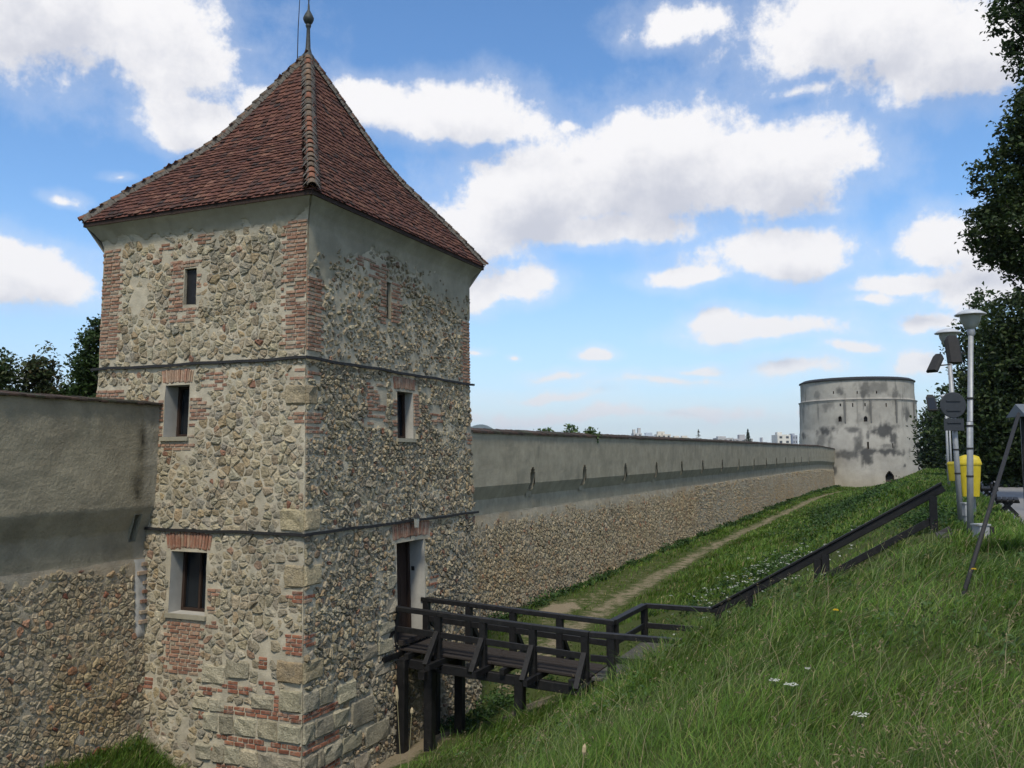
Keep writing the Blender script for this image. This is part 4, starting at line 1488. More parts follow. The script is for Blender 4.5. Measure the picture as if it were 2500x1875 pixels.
# ---- near wall left of the tower
nw = empty('fortress_wall', (WX, 10, -6), label='plaster topped rubble wall joining the tower at the edge of the picture', category='wall')
NLEN = 9.5
opn = [(0.92, 1.10, -1.72, -1.16, 0.4)]
us = cuts(0, NLEN, 0.09, [opn[0][0], opn[0][1]]); zs = cuts(-2.10, 0.95, 0.06, [opn[0][2], opn[0][3]])
V, F = grid_wall(WL, 0, NLEN, -2.10, 0.95, 0.09, opn, lambda U, Z: 0.03 * fbm(U * 0.9, Z * 0.9, 4, 71) + 0.008 * fbm(U * 6, Z * 6, 3, 73) + 0.012 * np.clip(fbm(U * 1.4, Z * 2.6, 4, 75) * 6 - 1.2, 0, 1), zstep=0.06, zcut=(-2.08, -1.52, -1.02))
uu = 15.0 - V[:, 1]; zz_ = V[:, 2]
st = np.zeros(len(V))
for (u_, z_, ru, rz_, a_) in ((1.00, 0.42, .11, .34, .9), (1.04, 0.1, .10, .3, .7), (1.10, -0.50, .16, .26, 1.0), (1.08, -0.74, .10, .2, .9), (1.1, -0.1, .08, .5, .4)):
    st = np.maximum(st, a_ * np.exp(-((uu - u_) / ru) ** 2 - ((zz_ - z_) / rz_) ** 2))
tn = np.array([[0.29, 0.257, 0.18]]) * (1 + 0.16 * fbm(uu * 0.8, zz_ * 0.8, 4, 81))[:, None]
pil = ((uu < 0.92) & (zz_ > -2.2))
tn[pil] = np.array([0.30, 0.275, 0.21])
tn = tn * (1 - 0.82 * st[:, None] * (1 + 0.4 * fbm(uu * 9, zz_ * 9, 2, 83))[:, None])
M_PLAST = surf('stained plaster', tinted=True, var=0.18, vscale=3, bump=0.9, bscale=13, bdist=0.03, rough=0.96, spec=0.1,
               spots=[((0.19, 0.165, 0.115), 1.3, 0.50, 0.64, 0.55, None), ((0.10, 0.095, 0.075), 2.4, 0.60, 0.76, 0.5, (1, 1, .3))])
under(link('plaster_face', fast_mesh('plaster_face', V, F, np.clip(tn, 0.02, 1), smooth=True), M_PLAST), nw)
mb = MB(); reveal(mb, WL, opn[0]); a, b_, c, d, e = opn[0]
mb.add([WL(a, c, -e), WL(b_, c, -e), WL(b_, d, -e), WL(a, d, -e)], [(0, 1, 2, 3)])
mb.t = [(0.30, 0.275, 0.20)] * len(mb.v)
under(mb.build('loophole', M_PLAST), nw)
V, F = grid_wall(WL, 0, NLEN, -7.3, -2.08, 0.09, [], lambda U, Z: 0.010 + 0.034 * fbm(U * 2.6, Z * 2.6, 4, 91) * (Z < -2.15), zstep=0.09)
rub2 = under(link('rubble_face', fast_mesh('rubble_face', V, F, smooth=True), M_RUBF), nw)
nst = []
# pilaster end with brick stubs by the tower, in a pale mortar fillet
mb = MB(); us_ = np.linspace(0.42, 1.0, 8); vs_ = np.linspace(-3.75, -2.1, 22)
PV = []
for v in vs_:
    for u in us_:
        w_ = 0.03 + 0.03 * float(fbm(u * 6, v * 6, 3, 95)) - (0.07 if u in (us_[0], us_[-1]) or v == vs_[0] else 0)
        PV.append(WL(u, v, w_))
mb.add(PV, [(j * 8 + i, j * 8 + i + 1, j * 8 + i + 9, j * 8 + i + 8) for j in range(21) for i in range(7)])
under(mb.build('mortar_fillet', M_REVEAL, smooth=True), nw)
for k_, v in enumerate((-2.25, -2.42, -2.62, -2.80, -3.0, -3.22, -3.42)):
    mb = MB(); ua = 0.5 + r2.uniform(0, .1); ub = 0.92 - r2.uniform(0, .16); h_ = r2.uniform(.05, .075)
    P = [WL(a, c + r2.uniform(-.008, .008), d) for d in (-.02, .085) for a, c in ((ua, v), (ub, v), (ub, v + h_), (ua, v + h_))]
    mb.add(P, [(4, 5, 6, 7), (0, 1, 5, 4), (1, 2, 6, 5), (2, 3, 7, 6), (3, 0, 4, 7)], pick(r2, PAL_BRICK)); under(mb.build('brick', M_BRICK), nw)
for (poly, c, kv) in voronoi_stones(0.05, NLEN, -6.9, -2.14, (0.055, 0.125), (0.09, 0.34), 41, lambda u, z: 1 if z < -2.2 + 0.06 * math.sin(u * 3) and not (0.45 < u < 0.98 and z > -3.7) else 0):
    V, F, ar = stone_solid(poly, WL, r2.uniform(0.022, 0.06), 0.006, r2, tilt=0.5)
    warm = float(vnoise(c[0] * 0.5, c[1] * 0.5, 7)) - 0.45 + (0.5 if -5.3 < c[1] < -3.9 and 1.2 < c[0] < 3 else 0)
    if r2.random() < 0.07 * max(0, warm):
        tnt = pick(r2, PAL_BRICKR)
    else:
        tnt = tuple(np.array(pick(r2, PAL_WALL)) * (1.15, 1.15 - 0.12 * max(0, warm), 1.15 - 0.3 * max(0, warm)))
    nst.append((V, F, tnt, wgt(V, ar)))
emit_pieces(nst, 'rubble_stone', 'rubble_stone_fill', M_STONE, rub2, 'remaining rubble stones of the wall by the tower')
mb = MB()
mb.add([WL(0, .95, 0), WL(NLEN, .95, 0), (WX - .7, 15 - NLEN, 1.14), (WX - .7, 15, 1.14), (WX - .7, 15 - NLEN, -8), (WX - .7, 15, -8)], [(0, 1, 2, 3), (3, 2, 4, 5)])
under(mb.build('inner_face', M_PLAS), nw)
u = 0.35
while u < NLEN:
    w = r2.uniform(0.16, 0.2); j = r2.uniform(-.012, .012); k_ = r2.uniform(-.02, .02)
    mb = MB()
    P = [WL(u, .94 + j, .09 + k_), WL(u + w - .006, .94 + j, .09 + k_), WL(u + w - .006, .972 + j, .09 + k_), WL(u, .972 + j, .09 + k_), WL(u, 1.05 + j, -.42), WL(u + w - .006, 1.05 + j, -.42), WL(u, .94 + j, -.1), WL(u + w - .006, .94 + j, -.1)]
    mb.add(P, [(0, 1, 2, 3), (3, 2, 5, 4), (0, 6, 7, 1), (0, 3, 4, 6), (1, 7, 5, 2)], pick(r2, PAL_COPE))
    under(mb.build('coping_tile', M_COPE), nw)
    u += w

# ------------------------------------------------------------------ round bastion
BX, BY = -6.35, 151.5
BZ0, BZ1, BZC = -6.5, 11.55, 8.45


def brad(z):
    return np.interp(z, [-6.5, -2, 3.0, 4.2, 8.3, 8.42, 8.5, 8.62, 11.6], [9.45, 9.05, 8.85, 8.72, 8.70, 8.80, 8.80, 8.46, 8.46])


def WB(u, z, d=0.0):    # u: angle from the direction facing us
    a = -math.pi / 2 + u
    r_ = brad(z) + d
    return (BX + r_ * np.cos(a), BY + r_ * np.sin(a), z + 0 * u)


bas = empty('round_bastion', (BX, BY, -5), label='massive round bastion with stained grey plaster at the end of the wall', category='bastion')


def crop_to_uz(x, y):
    px, py = 1900 + x * 0.1929, 900 + y * 0.1929
    v_ = ray(px, py)
    # meet the cylinder
    a = v_[0] ** 2 + v_[1] ** 2; b_ = -2 * (v_[0] * BX + v_[1] * BY); c = BX ** 2 + BY ** 2 - 8.8 ** 2
    dsc = max(0, b_ * b_ - 4 * a * c); tt = (-b_ - math.sqrt(dsc)) / (2 * a)
    P = v_ * tt
    return math.atan2(P[1] - BY, P[0] - BX) + math.pi / 2, P[2]


bops = []
for (x, y, w, h) in ((687, 300, 12, 32), (1000, 298, 12, 34), (1255, 296, 12, 30), (942, 460, 12, 44), (1100, 455, 12, 36), (1370, 458, 12, 44), (784, 458, 18, 30),
                     (1135, 972, 20, 84), (1443, 975, 13, 56)):
    u, z = crop_to_uz(x, y)
    hw = w / 2 * 0.1929 / FPX * 143 / 8.8; hh = h / 2 * 0.1929 / FPX * 143
    bops.append((u - hw, u + hw, z - hh, z + hh, 0.5))
# pointed doorway and two arched niches as stacked openings
u, z = crop_to_uz(1397, 1380)
for (w, a, b_) in ((0.66, -0.95, 0.35), (0.54, 0.35, 0.58), (0.38, 0.58, 0.80), (0.18, 0.80, 0.98)):
    bops.append((u - w / 8.9, u + w / 8.9, z + a, z + b_, 0.55))
for (x, y) in ((780, 640), (1107, 640)):
    u, z = crop_to_uz(x, y)
    for (w, a, b_) in ((0.25, -0.35, 0.25), (0.20, 0.25, 0.38), (0.11, 0.38, 0.45)):
        bops.append((u - w / 8.8, u + w / 8.8, z + a, z + b_, 0.45))
V, F = grid_wall(WB, -1.75, 1.75, BZ0, BZ1, 0.022, bops, lambda U, Z: 0.03 * fbm(U * 9, Z, 4, 101), zstep=0.16)
ang = np.arctan2(V[:, 1] - BY, V[:, 0] - BX) + math.pi / 2
zv = V[:, 2]
n1_ = fbm(ang * 9 * 0.35, zv * 0.35, 5, 111); n2_ = fbm(ang * 9 * 1.6, zv * 1.1, 5, 113); n3_ = fbm(ang * 9 * 2.2, zv * 0.25, 3, 117)
base = np.array([[0.36, 0.34, 0.295]]) * (1 + 0.22 * n1_)[:, None]
warm = np.clip((-2.0 - zv) / 3, 0, 1)[:, None]
base = base * (1 - warm * np.array([[0.05, 0.10, 0.20]]))
dark = np.zeros(len(V))
for (x, y, rx, ry, a_) in ((600, 800, 130, 55, .95), (560, 900, 90, 100, .6), (690, 770, 35, 60, .9), (330, 855, 70, 35, .8), (1350, 790, 150, 70, .95), (1470, 880, 50, 120, .9),
                           (890, 1090, 140, 45, .8), (1100, 1110, 75, 75, .95), (1280, 1055, 300, 42, .95), (1520, 1080, 80, 30, .8), (930, 765, 90, 30, .8), (1035, 860, 25, 100, .7), (1010, 980, 45, 90, .8),
                           (1640, 560, 45, 70, .8), (1760, 1100, 35, 60, .9), (700, 1300, 45, 60, .9), (650, 1250, 25, 60, .9), (1080, 220, 85, 60, .7), (1270, 235, 200, 65, .55), (600, 480, 70, 60, .55), (780, 310, 40, 70, .75),
                           (1090, 315, 60, 55, .8), (1515, 315, 45, 60, .7), (840, 540, 12, 160, .8), (1170, 540, 14, 170, .75), (1500, 520, 16, 150, .7), (1160, 520, 35, 60, .6), (1590, 1230, 20, 20, .9), (310, 560, 50, 90, .4), (470, 340, 50, 45, .5), (780, 670, 70, 50, .5), (1110, 660, 70, 50, .4), (1380, 980, 100, 20, .6), (1030, 630, 20, 90, .3)):
    u, z = crop_to_uz(x, y); u2, z2 = crop_to_uz(x + rx, y); hz = ry * 0.1929 / FPX * 143; hu = max(0.012, rx * 0.1929 / FPX * 143 / 8.8)
    e = 1.32 - np.sqrt(((ang - u) / hu) ** 2 + ((zv - z) / hz) ** 2) + 1.1 * n2_ + 0.9 * n3_ * (zv < z) + 0.3 * n1_
    dark = np.maximum(dark, a_ * np.clip(e * 1.2, 0, 1))
dark = np.maximum(dark, 0.55 * np.clip((n3_ - 0.28) * 6, 0, 1) * np.clip((zv - 2) / 3, 0, 1))
tn = base * (1 - dark[:, None]) + np.array([[0.07, 0.07, 0.067]]) * dark[:, None]
M_BAST = surf('old bastion plaster', tinted=True, var=0.16, vscale=0.8, bump=0.4, bscale=5, bdist=0.05, rough=0.97, spec=0.1)
under(link('curved_wall', fast_mesh('curved_wall', V, F, np.clip(tn, .05, 1), smooth=True), M_BAST), bas)
NSLIT = 9
groups = [('loophole', [o_]) for o_ in bops[:NSLIT]] + [('doorway', bops[NSLIT:NSLIT + 4]), ('niche', bops[NSLIT + 4:NSLIT + 7]), ('niche', bops[NSLIT + 7:NSLIT + 10])]
for nm, lst in groups:
    mb = MB()
    for o_ in lst:
        reveal(mb, WB, o_)
        a, b_, c, d, e = o_
        mb.add([WB(a, c, -e), WB(b_, c, -e), WB(b_, d, -e), WB(a, d, -e)], [(0, 1, 2, 3)])
    mb.t = [(0.10, 0.08, 0.06)] * len(mb.v)  # recess faces tinted dark brown, their inner shade put into the colour
    under(mb.build(nm, M_BAST), bas)
mb = MB(); mb.lathe([(8.46, 11.50), (8.66, 11.52), (8.66, 11.66), (8.0, 12.0), (7.6, 11.6)], (BX, BY, 0), 72)
mb.lathe([(8.2, 11.5), (8.4, 11.5)], (BX, BY, 0), 72)
under(mb.build('coping', M_IRON), bas)
mb = MB(); mb.lathe([(8.7, 8.40), (8.84, 8.46), (8.84, 8.54), (8.5, 8.62)], (BX, BY, 0), 72, (0.16, 0.155, 0.14)); under(mb.build('string_course', M_BAST, smooth=False), bas)
for x in (845, 1175, 1500, 1720):
    u, z = crop_to_uz(x, 540)
    mb = MB()
    a, b_ = u - 0.012, u + 0.012
    P = [WB(a, 4.9, 0.0), WB(b_, 4.9, 0.0), WB(b_, 8.42, 0.0), WB(a, 8.42, 0.0), WB(a, 5.2, 0.09), WB(b_, 5.2, 0.09), WB(b_, 8.42, 0.09), WB(a, 8.42, 0.09)]
    mb.add(P, [(4, 5, 6, 7), (0, 4, 7, 3), (1, 2, 6, 5), (0, 1, 5, 4)], (0.17, 0.165, 0.15))
    under(mb.build('rib', M_BAST), bas)
# back half, hidden
mb = MB(); mb.lathe([(9.45, -6.5), (8.7, 8.4), (8.46, 11.5)], (BX, BY, 0), 24, (0.35, 0.34, 0.3), -math.pi / 2 + 1.74, -math.pi / 2 + 2 * math.pi - 1.74); under(mb.build('rear_wall', M_BAST), bas)
# conductor and meter box on the angle of wall and bastion
u, z = crop_to_uz(680, 1330)
mb = MB(); p = Vector(WB(u, -3.9, 0.05)); mb.box((p.x - .3, p.y - .35, p.z - .85), (p.x + .3, p.y, p.z + .15)); bxo = mb.build('meter_box', M_BOXG, label='pale meter box standing where wall meets bastion', category='meter box')
mb = MB(); mb.tube([(p.x + .02, p.y - .2, p.z), (p.x, p.y - .2, p.z + 5.2)], 0.05, 6); mb.build('conduit', M_GALV, bxo)


# ------------------------------------------------------------------ timber footbridge to the door
br = empty('footbridge', (-8.4, 18.4, -4.5), label='black timber footbridge with railings leading to the tower door', category='bridge')
B = lambda o: under(o, br)


def dz(x):
    return np.interp(x, [-10.8, -6.1, -4.0], [-4.28, -4.52, -4.52])


YN, YF = 17.72, 19.13
# lengthwise deck boards
nb = 6
for i in range(nb):
    ya = YN + 0.10 + (YF - YN - 0.2) * i / nb; yb = YN + 0.10 + (YF - YN - 0.2) * (i + 1) / nb
    xa = -10.74
    for xb in (-8.4 + random.uniform(-.2, .2), -6.05):
        j = random.uniform(-.008, .008)
        mb = MB(); mb.bar((xa, (ya + yb) / 2, dz(xa) - .025 + j), (xb - .01, (ya + yb) / 2, dz(xb) - .025 + j), yb - ya - 0.014, 0.05, bev=0.006); B(mb.build('deck_board', M_DECK)); xa = xb
posts_n = [-10.66, -9.54, -8.44, -7.28, -6.12]
posts_f = [-10.62, -9.48, -8.35, -7.2, -6.02]
for xs, y, sg in ((posts_n, YN, -1), (posts_f, YF, 1)):
    for x in xs:
        mb = MB(); mb.bar((x, y, dz(x) - 0.30), (x, y, dz(x) + 0.86), 0.145, 0.145, up=(0, 1, 0), bev=0.008); B(mb.build('post', M_WOOD))
        # cross joist end and raking strut
        mb = MB(); mb.bar((x + .08, y - sg * 0.30, dz(x) - 0.13), (x + .08, y + sg * 0.62, dz(x) - 0.13), 0.09, 0.12); B(mb.build('joist_end', M_WOOD))
        mb = MB(); mb.bar((x, y + sg * 0.58, dz(x) - 0.10), (x, y + sg * 0.05, dz(x) + 0.50), 0.11, 0.11, up=(1, 0, 0)); B(mb.build('strut', M_WOOD))
    for i in range(len(xs) - 1):
        a, b_ = xs[i], xs[i + 1]
        e0 = 0.12 if i == 0 else 0.0; e1 = 0.10 if i == len(xs) - 2 else 0.0
        mb = MB(); mb.bar((a - e0, y, dz(a) + 0.895), (b_ + e1 - .004, y, dz(b_) + 0.895), 0.16, 0.105, bev=0.01); B(mb.build('handrail', M_WOOD))
        mb = MB(); mb.bar((a + .055, y, dz(a) + 0.44), (b_ - .055, y, dz(b_) + 0.44), 0.05, 0.13, bev=0.006); B(mb.build('mid_rail', M_WOOD))
for y in (YN + 0.06, YF - 0.06):
    mb = MB(); mb.bar((-10.74, y, -4.28 - 0.29), (-5.9, y, -4.52 - 0.29), 0.14, 0.2, bev=0.01); B(mb.build('beam', M_WOOD))
for x in np.linspace(-10.3, -6.4, 6):
    mb = MB(); mb.bar((x, YN - .1, dz(x) - 0.12), (x, YF + .1, dz(x) - 0.12), 0.11, 0.12); B(mb.build('cross_joist', M_WOOD))
for (x, y) in ((-10.38, YN - .1), (-9.72, YN - .05), (-10.38, YF), (-9.72, YF), (-7.6, YN + .05)):
    zb = float(ground(x, y)) - 0.25
    mb = MB(); mb.bar((x, y, zb), (x, y, dz(x) - 0.18), 0.20, 0.20, up=(0, 1, 0), bev=0.012); B(mb.build('trestle_post', M_WOOD))
mb = MB(); mb.bar((-9.8, YN - .3, dz(-9.8) - .42), (-9.8, YF + .3, dz(-9.8) - .42), 0.16, 0.16); B(mb.build('trestle_beam', M_WOOD))
# landing
M_LAND = surf('grey weathered board', (0.075, 0.07, 0.063), var=0.35, vscale=8, bump=0.5, bscale=40, rough=0.93)
for i in range(9):
    y = YN + 0.05 + 0.43 * i
    mb = MB(); mb.bar((-6.0, y + .2, -4.53 + random.uniform(-.006, .006)), (-4.05, y + .2, -4.53 + random.uniform(-.006, .006)), 0.415, 0.06, bev=0.006); B(mb.build('landing_board', M_LAND))
for (a, b_) in (((-6.0, YN), (-4.1, YN)), ((-5.98, YF + .1), (-5.92, 21.6)), ((-5.92, 21.6), (-4.12, 21.6))):
    for (h, w, dp, nm) in ((0.895, 0.16, 0.105, 'handrail'), (0.42, 0.05, 0.13, 'mid_rail')):
        mb = MB(); mb.bar((a[0], a[1], -4.52 + h), (b_[0], b_[1], -4.52 + h), w, dp, bev=0.008); B(mb.build(nm, M_WOOD))
for (x, y) in ((-5.92, 21.6), (-5.55, 17.72), (-5.98, 19.35), (-4.12, 21.6), (-4.1, 17.72)):
    zb = float(ground(x, y)) - 0.3
    mb = MB(); mb.bar((x, y, min(zb, -4.6)), (x, y, -4.52 + 0.86), 0.145, 0.145, up=(0, 1, 0), bev=0.008); B(mb.build('post', M_WOOD))

# ------------------------------------------------------------------ stair down the bank
sr = empty('stair_railing', (-1.7, 21.6, -3), label='sloping black timber handrail climbing the grassy bank', category='railing')
S = lambda o: under(o, sr)
A, Bp = Vector((-4.2, 21.6, -3.66)), Vector((0.80, 21.6, -0.68))
d = (Bp - A).normalized(); upn = Vector((-d.z, 0, d.x))
mb = MB(); mb.bar(A, Bp, 0.12, 0.17, up=upn, bev=0.012); S(mb.build('handrail', M_WOOD))
mb = MB(); mb.bar(A + upn * 0.112 + Vector((0, -.02, 0)), Bp + upn * 0.112 + Vector((0.02, -.02, 0)), 0.17, 0.045, up=upn, bev=0.008); S(mb.build('rail_cap', M_WOOD))
mb = MB(); mb.bar(Vector((-4.2, 21.6, -4.22)), Vector((0.6, 21.6, -1.36)), 0.06, 0.15, up=upn, bev=0.008); S(mb.build('mid_rail', M_WOOD))
for x in (0.58, -1.85, -1.68, -3.4):
    zt_ = -3.66 + (x + 4.2) * d.z / d.x - 0.07
    mb = MB(); mb.bar((x, 21.6, float(ground(x, 21.6)) - 0.35), (x, 21.6, zt_), 0.16, 0.16, up=(0, 1, 0), bev=0.01); S(mb.build('post', M_WOOD))
stp = empty('bank_stairs', (-1.7, 20.6, -3), label='concrete edged steps sunk in the grass beside the sloping handrail', category='stairs')
for i in range(15):
    x = 0.75 - i * 0.335; z = -1.62 - i * 0.198
    mb = MB(); mb.bar((x, 19.9, z - .06), (x, 21.4, z - .06), 0.31, 0.12, bev=0.01); under(mb.build('tread', M_LAND), stp)
mb = MB(); mb.bar((-4.1, 21.42, -4.45), (0.9, 21.42, -1.56), 0.09, 0.14, bev=0.01); under(mb.build('edging', M_LAND), stp)
mb = MB(); mb.bar((-4.1, 19.85, -4.45), (0.9, 19.85, -1.56), 0.09, 0.14, bev=0.01); under(mb.build('edging', M_LAND), stp)
mb = MB(); mb.bar((0.95, 19.5, -1.62), (0.95, 21.6, -1.62), 0.12, 0.1, bev=0.01); under(mb.build('kerb', M_LAND), stp)

# ------------------------------------------------------------------ lamp posts
LAMPS = [((2368, 1312), 4.55, (0.19, 0.08), 'nearest galvanised lamp post with round hooded lantern'),
         ((2347, 1284), 4.60, (-0.10, 0.10), 'leaning galvanised lamp post carrying the sign and a floodlight'),
         ((2317, 1195), 4.60, (0.02, 0.1), 'third lamp post along the promenade with a square floodlight'),
         ((2310, 1161), 4.40, (0.1, 0.0), 'slim distant lamp post beyond the third one'),
         ((2324, 1172), 4.3, (0.0, 0.0), 'distant lamp post standing just beside the yellow bins')]


def lamp_post(base, h, lean, label):
    r_ = empty('lamp_post', base, label=label, category='lamp post', group='lamp posts along the promenade')
    top = Vector((lean[0], lean[1], h))
    q = MB(); q.tube([(0, 0, -0.15), tuple(top * 0.5), tuple(top * 0.5 + Vector((0, 0, .01))), tuple(top - Vector((0, 0, 0.42)))], [0.062, 0.058, 0.054, 0.048], 14); q.build('pole', M_GALV, r_, smooth=True)
    c = tuple(top - Vector((0, 0, 0.55)))
    q = MB(); q.lathe([(0.05, 0.0), (0.075, 0.06), (0.075, 0.13), (0.06, 0.16)], c, 14); hd = q.build('lamp_head', M_GALV, r_, smooth=True)
    q = MB(); q.lathe([(0.07, 0.14), (0.13, 0.20), (0.185, 0.32), (0.205, 0.43)], c, 20); q.build('lamp_bowl', M_LGLASS, hd, smooth=True)
    q = MB(); q.lathe([(0.29, 0.425), (0.295, 0.44), (0.20, 0.50), (0.09, 0.535), (0.0, 0.545)], c, 24); q.lathe([(0.29, 0.424), (0.0, 0.44)], c, 24); q.build('lamp_hood', M_LAMPCAP, hd, smooth=True)
    for z in (1.2, 1.75, 2.2, 2.75):
        if label.startswith(('near', 'lean')):
            p = top * (z / h)
            q = MB(); q.lathe([(0.058, -.018), (0.068, -.018), (0.068, .018), (0.058, .018)], tuple(p), 12); q.build('clamp', M_IRON, r_)
    return r_


lps = []
for (px, h, lean, lab) in LAMPS:
    b_ = onz(px[0], px[1], -1.6)
    lps.append(lamp_post(tuple(b_), h, lean, lab))


def floodlight(at_, toward, yawd, pitchd, size, label, cowl=True):
    """hooded floodlight on a short arm; at_ is the arm's fixing on a pole, toward its end"""
    r_ = empty('floodlight', at_, label=label, category='floodlight')
    a = Vector(at_); e = Vector(toward) - a
    q = MB(); q.bar((0, 0, 0), tuple(e), 0.03); q.build('arm', M_IRON, r_)
    Mx = Matrix.Translation(e) @ Matrix.Rotation(rad(yawd), 4, 'Z') @ Matrix.Rotation(rad(pitchd), 4, 'X')
    s = size
    prof = [(-0.5, 0), (0.5, 0), (0.5, .16), (0.35, .30), (-.35, .30), (-.5, .16)]
    q = MB()
    V = [Mx @ Vector((x * s * .8, y * s, -s * .7)) for x, y in prof] + [Mx @ Vector((x * s * .8, y * s * (1.0), s * .7)) for x, y in prof] + [Mx @ Vector((x * s * .5, y * s * .8 + .05 * s, s * .95)) for x, y in prof]
    n = 6
    F = [tuple(range(n))] + [(i, (i + 1) % n, n + (i + 1) % n, n + i) for i in range(n)] + [(n + i, n + (i + 1) % n, 2 * n + (i + 1) % n, 2 * n + i) for i in range(n)] + [tuple(range(3 * n - 1, 2 * n - 1, -1))]
    q.add(V, F); q.build('housing', M_IRON, r_)
    q = MB(); q.add([Mx @ Vector(p) for p in ((-.34 * s, -.012, -.6 * s), (.34 * s, -.012, -.6 * s), (.34 * s, -.012, .6 * s), (-.34 * s, -.012, .6 * s))], [(0, 1, 2, 3)]); q.build('lens', M_GLASS, r_)
    return r_


p1 = Vector(onz(2368, 1312, -1.6)); p2 = Vector(onz(2347, 1284, -1.6)); p3 = Vector(onz(2317, 1195, -1.6))
d1, d2_, d3 = p1 @ Vector(cF), p2 @ Vector(cF), p3 @ Vector(cF)
floodlight(at(2357, 862, d1), at(2326, 860, d1), 200, 14, 0.34, 'tall black floodlight held off the nearest lamp post')
floodlight(at(2320, 890, d2_), at(2284, 893, d2_), 150, 42, 0.32, 'black floodlight tilted skyward on the leaning post')
floodlight(at(2298, 1000, d3), at(2275, 985, d3), 20, -20, 0.5, 'square floodlight facing down the promenade on the third lamp post')

# round road sign seen from behind, clamped to the leaning post
c = Vector(at(2327, 989, d2_ + 0.12))
sg = empty('road_sign', c, label='back of a round grey road sign clamped to the leaning post', category='sign')
nd = Vector((cF[0], cF[1], 0)).normalized()
q = MB()
sd = Vector((cR0[0], cR0[1], 0))
V = []; n = 32
for k_, (rr, off_) in enumerate(((0.30, 0.0), (0.30, 0.012), (0.285, -0.008))):
    for j in range(n):
        a = 2 * math.pi * j / n
        V.append(sd * rr * math.cos(a) + Vector((0, 0, rr * math.sin(a))) + nd * off_)
F = [(i, (i + 1) % n, n + (i + 1) % n, n + i) for i in range(n)] + [(2 * n + i, 2 * n + (i + 1) % n, (i + 1) % n, i) for i in range(n)] + [tuple(range(3 * n - 1, 2 * n - 1, -1)), tuple(range(n, 2 * n))]
q.add(V, F); q.build('sign_disc', M_SIGNB, sg)
q = MB(); q.bar(sd * -0.23 + Vector((0, 0, -.45)), sd * 0.23 + Vector((0, 0, -.45)), 0.012, 0.28, up=(0, 0, 1)); q.build('plate', M_SIGNB, sg)
for z in (-.12, .1, -.4):
    q = MB(); q.bar(sd * -0.16 + Vector((0, 0, z)) - nd * .02, sd * 0.16 + Vector((0, 0, z)) - nd * .02, 0.02, 0.03); q.build('bracket', M_SIGNB, sg)

# yellow bins on posts
def yellow_bin(base, s, label, round_lid):
    r_ = empty('waste_bin', base, label=label, category='bin', group='yellow bins on posts')
    q = MB()
    hw0, hw1, h = 0.19 * s, 0.25 * s, 0.84 * s
    z0 = 0.52 * s

    def ring(w, z, n=20, e=4):
        out = []
        for j in range(n):
            a = 2 * math.pi * j / n
            cx, sx = math.cos(a), math.sin(a)
            out.append((w * math.copysign(abs(cx) ** (2 / e), cx), w * 0.8 * math.copysign(abs(sx) ** (2 / e), sx), z))
        return out
    n = 20
    rings = [ring(hw0, z0), ring(hw1, z0 + h * .9), ring(hw1 * 1.08, z0 + h * .9), ring(hw1 * 1.08, z0 + h * .95)]
    V = sum(rings, [])
    F = [(k_ * n + i, k_ * n + (i + 1) % n, (k_ + 1) * n + (i + 1) % n, (k_ + 1) * n + i) for k_ in range(3) for i in range(n)] + [tuple(range(n - 1, -1, -1))]
    q.add(V, F); q.build('bin_body', M_YELLOW, r_, smooth=False)
    q = MB()
    rings = [ring(hw1 * 1.06, z0 + h * .95), ring(hw1 * 1.0, z0 + h * 1.02), ring(hw1 * .85, z0 + h * (1.13 if round_lid else 1.06)), ring(hw1 * .4, z0 + h * (1.18 if round_lid else 1.08))]
    V = sum(rings, [])
    F = [(k_ * n + i, k_ * n + (i + 1) % n, (k_ + 1) * n + (i + 1) % n, (k_ + 1) * n + i) for k_ in range(3) for i in range(n)] + [tuple(range(3 * n, 4 * n))]
    q.add(V, F); q.build('lid', M_YELLOW, r_, smooth=True)
    q = MB(); q.bar((0.1, 0.25 * s, -0.1), (0.1, 0.25 * s, z0 + h), 0.06); q.build('stand', M_GALV, r_)
    return r_


d_b = 23.0
b_ = at(2370, 1213, d_b)
yellow_bin((b_[0], b_[1], -1.6), 1.08, 'tall yellow bin with a domed lid between the lamp posts', True)
b_ = at(2328, 1172, 40.0)
yellow_bin((b_[0], b_[1], -1.6), 0.95, 'smaller yellow bin farther along, half behind the leaning post', False)

# ground boxes
def cabinet(px, py, w, h, dep, label, name='cabinet', black=False, leg=0.0):
    b_ = Vector(onz(px, py, -1.6))
    r_ = empty(name, b_, label=label, category=name.replace('_', ' '))
    q = MB(); M_ = Matrix.Rotation(YAW + 0.15, 4, 'Z'); q.box((-w / 2, -dep / 2, leg), (w / 2, dep / 2, leg + h), M=M_); q.build('body', M_BOXG, r_)
    q = MB(); q.box((-w / 2 - .02, -dep / 2 - .02, leg + h + .002), (w / 2 + .02, dep / 2 + .02, leg + h + .03), M=M_); q.build('lid', M_BOXG, r_)
    if leg:
        q = MB(); q.box((-.04, -.04, -.1), (.04, .04, leg - .002), M=M_); q.build('stand', M_GALV, r_)
    if black:
        q = MB(); q.box((w / 2 + .004, -dep / 2, leg + .02), (w / 2 + .09, dep / 2, leg + h - .02), M=M_); q.build('black_side', M_IRON, r_)


cabinet(2396, 1322, 0.2, 0.30, 0.22, 'pale box with a black side on the grass by the nearest lamp post', 'electrical_box', True)
cabinet(2360, 1290, 0.11, 0.26, 0.12, 'small grey box on a stand between the two front lamp posts', 'junction_box', False, 0.28)
cabinet(2333, 1199, 0.4, 0.10, 0.3, 'flat grey box at the foot of the third lamp post', 'ground_box')

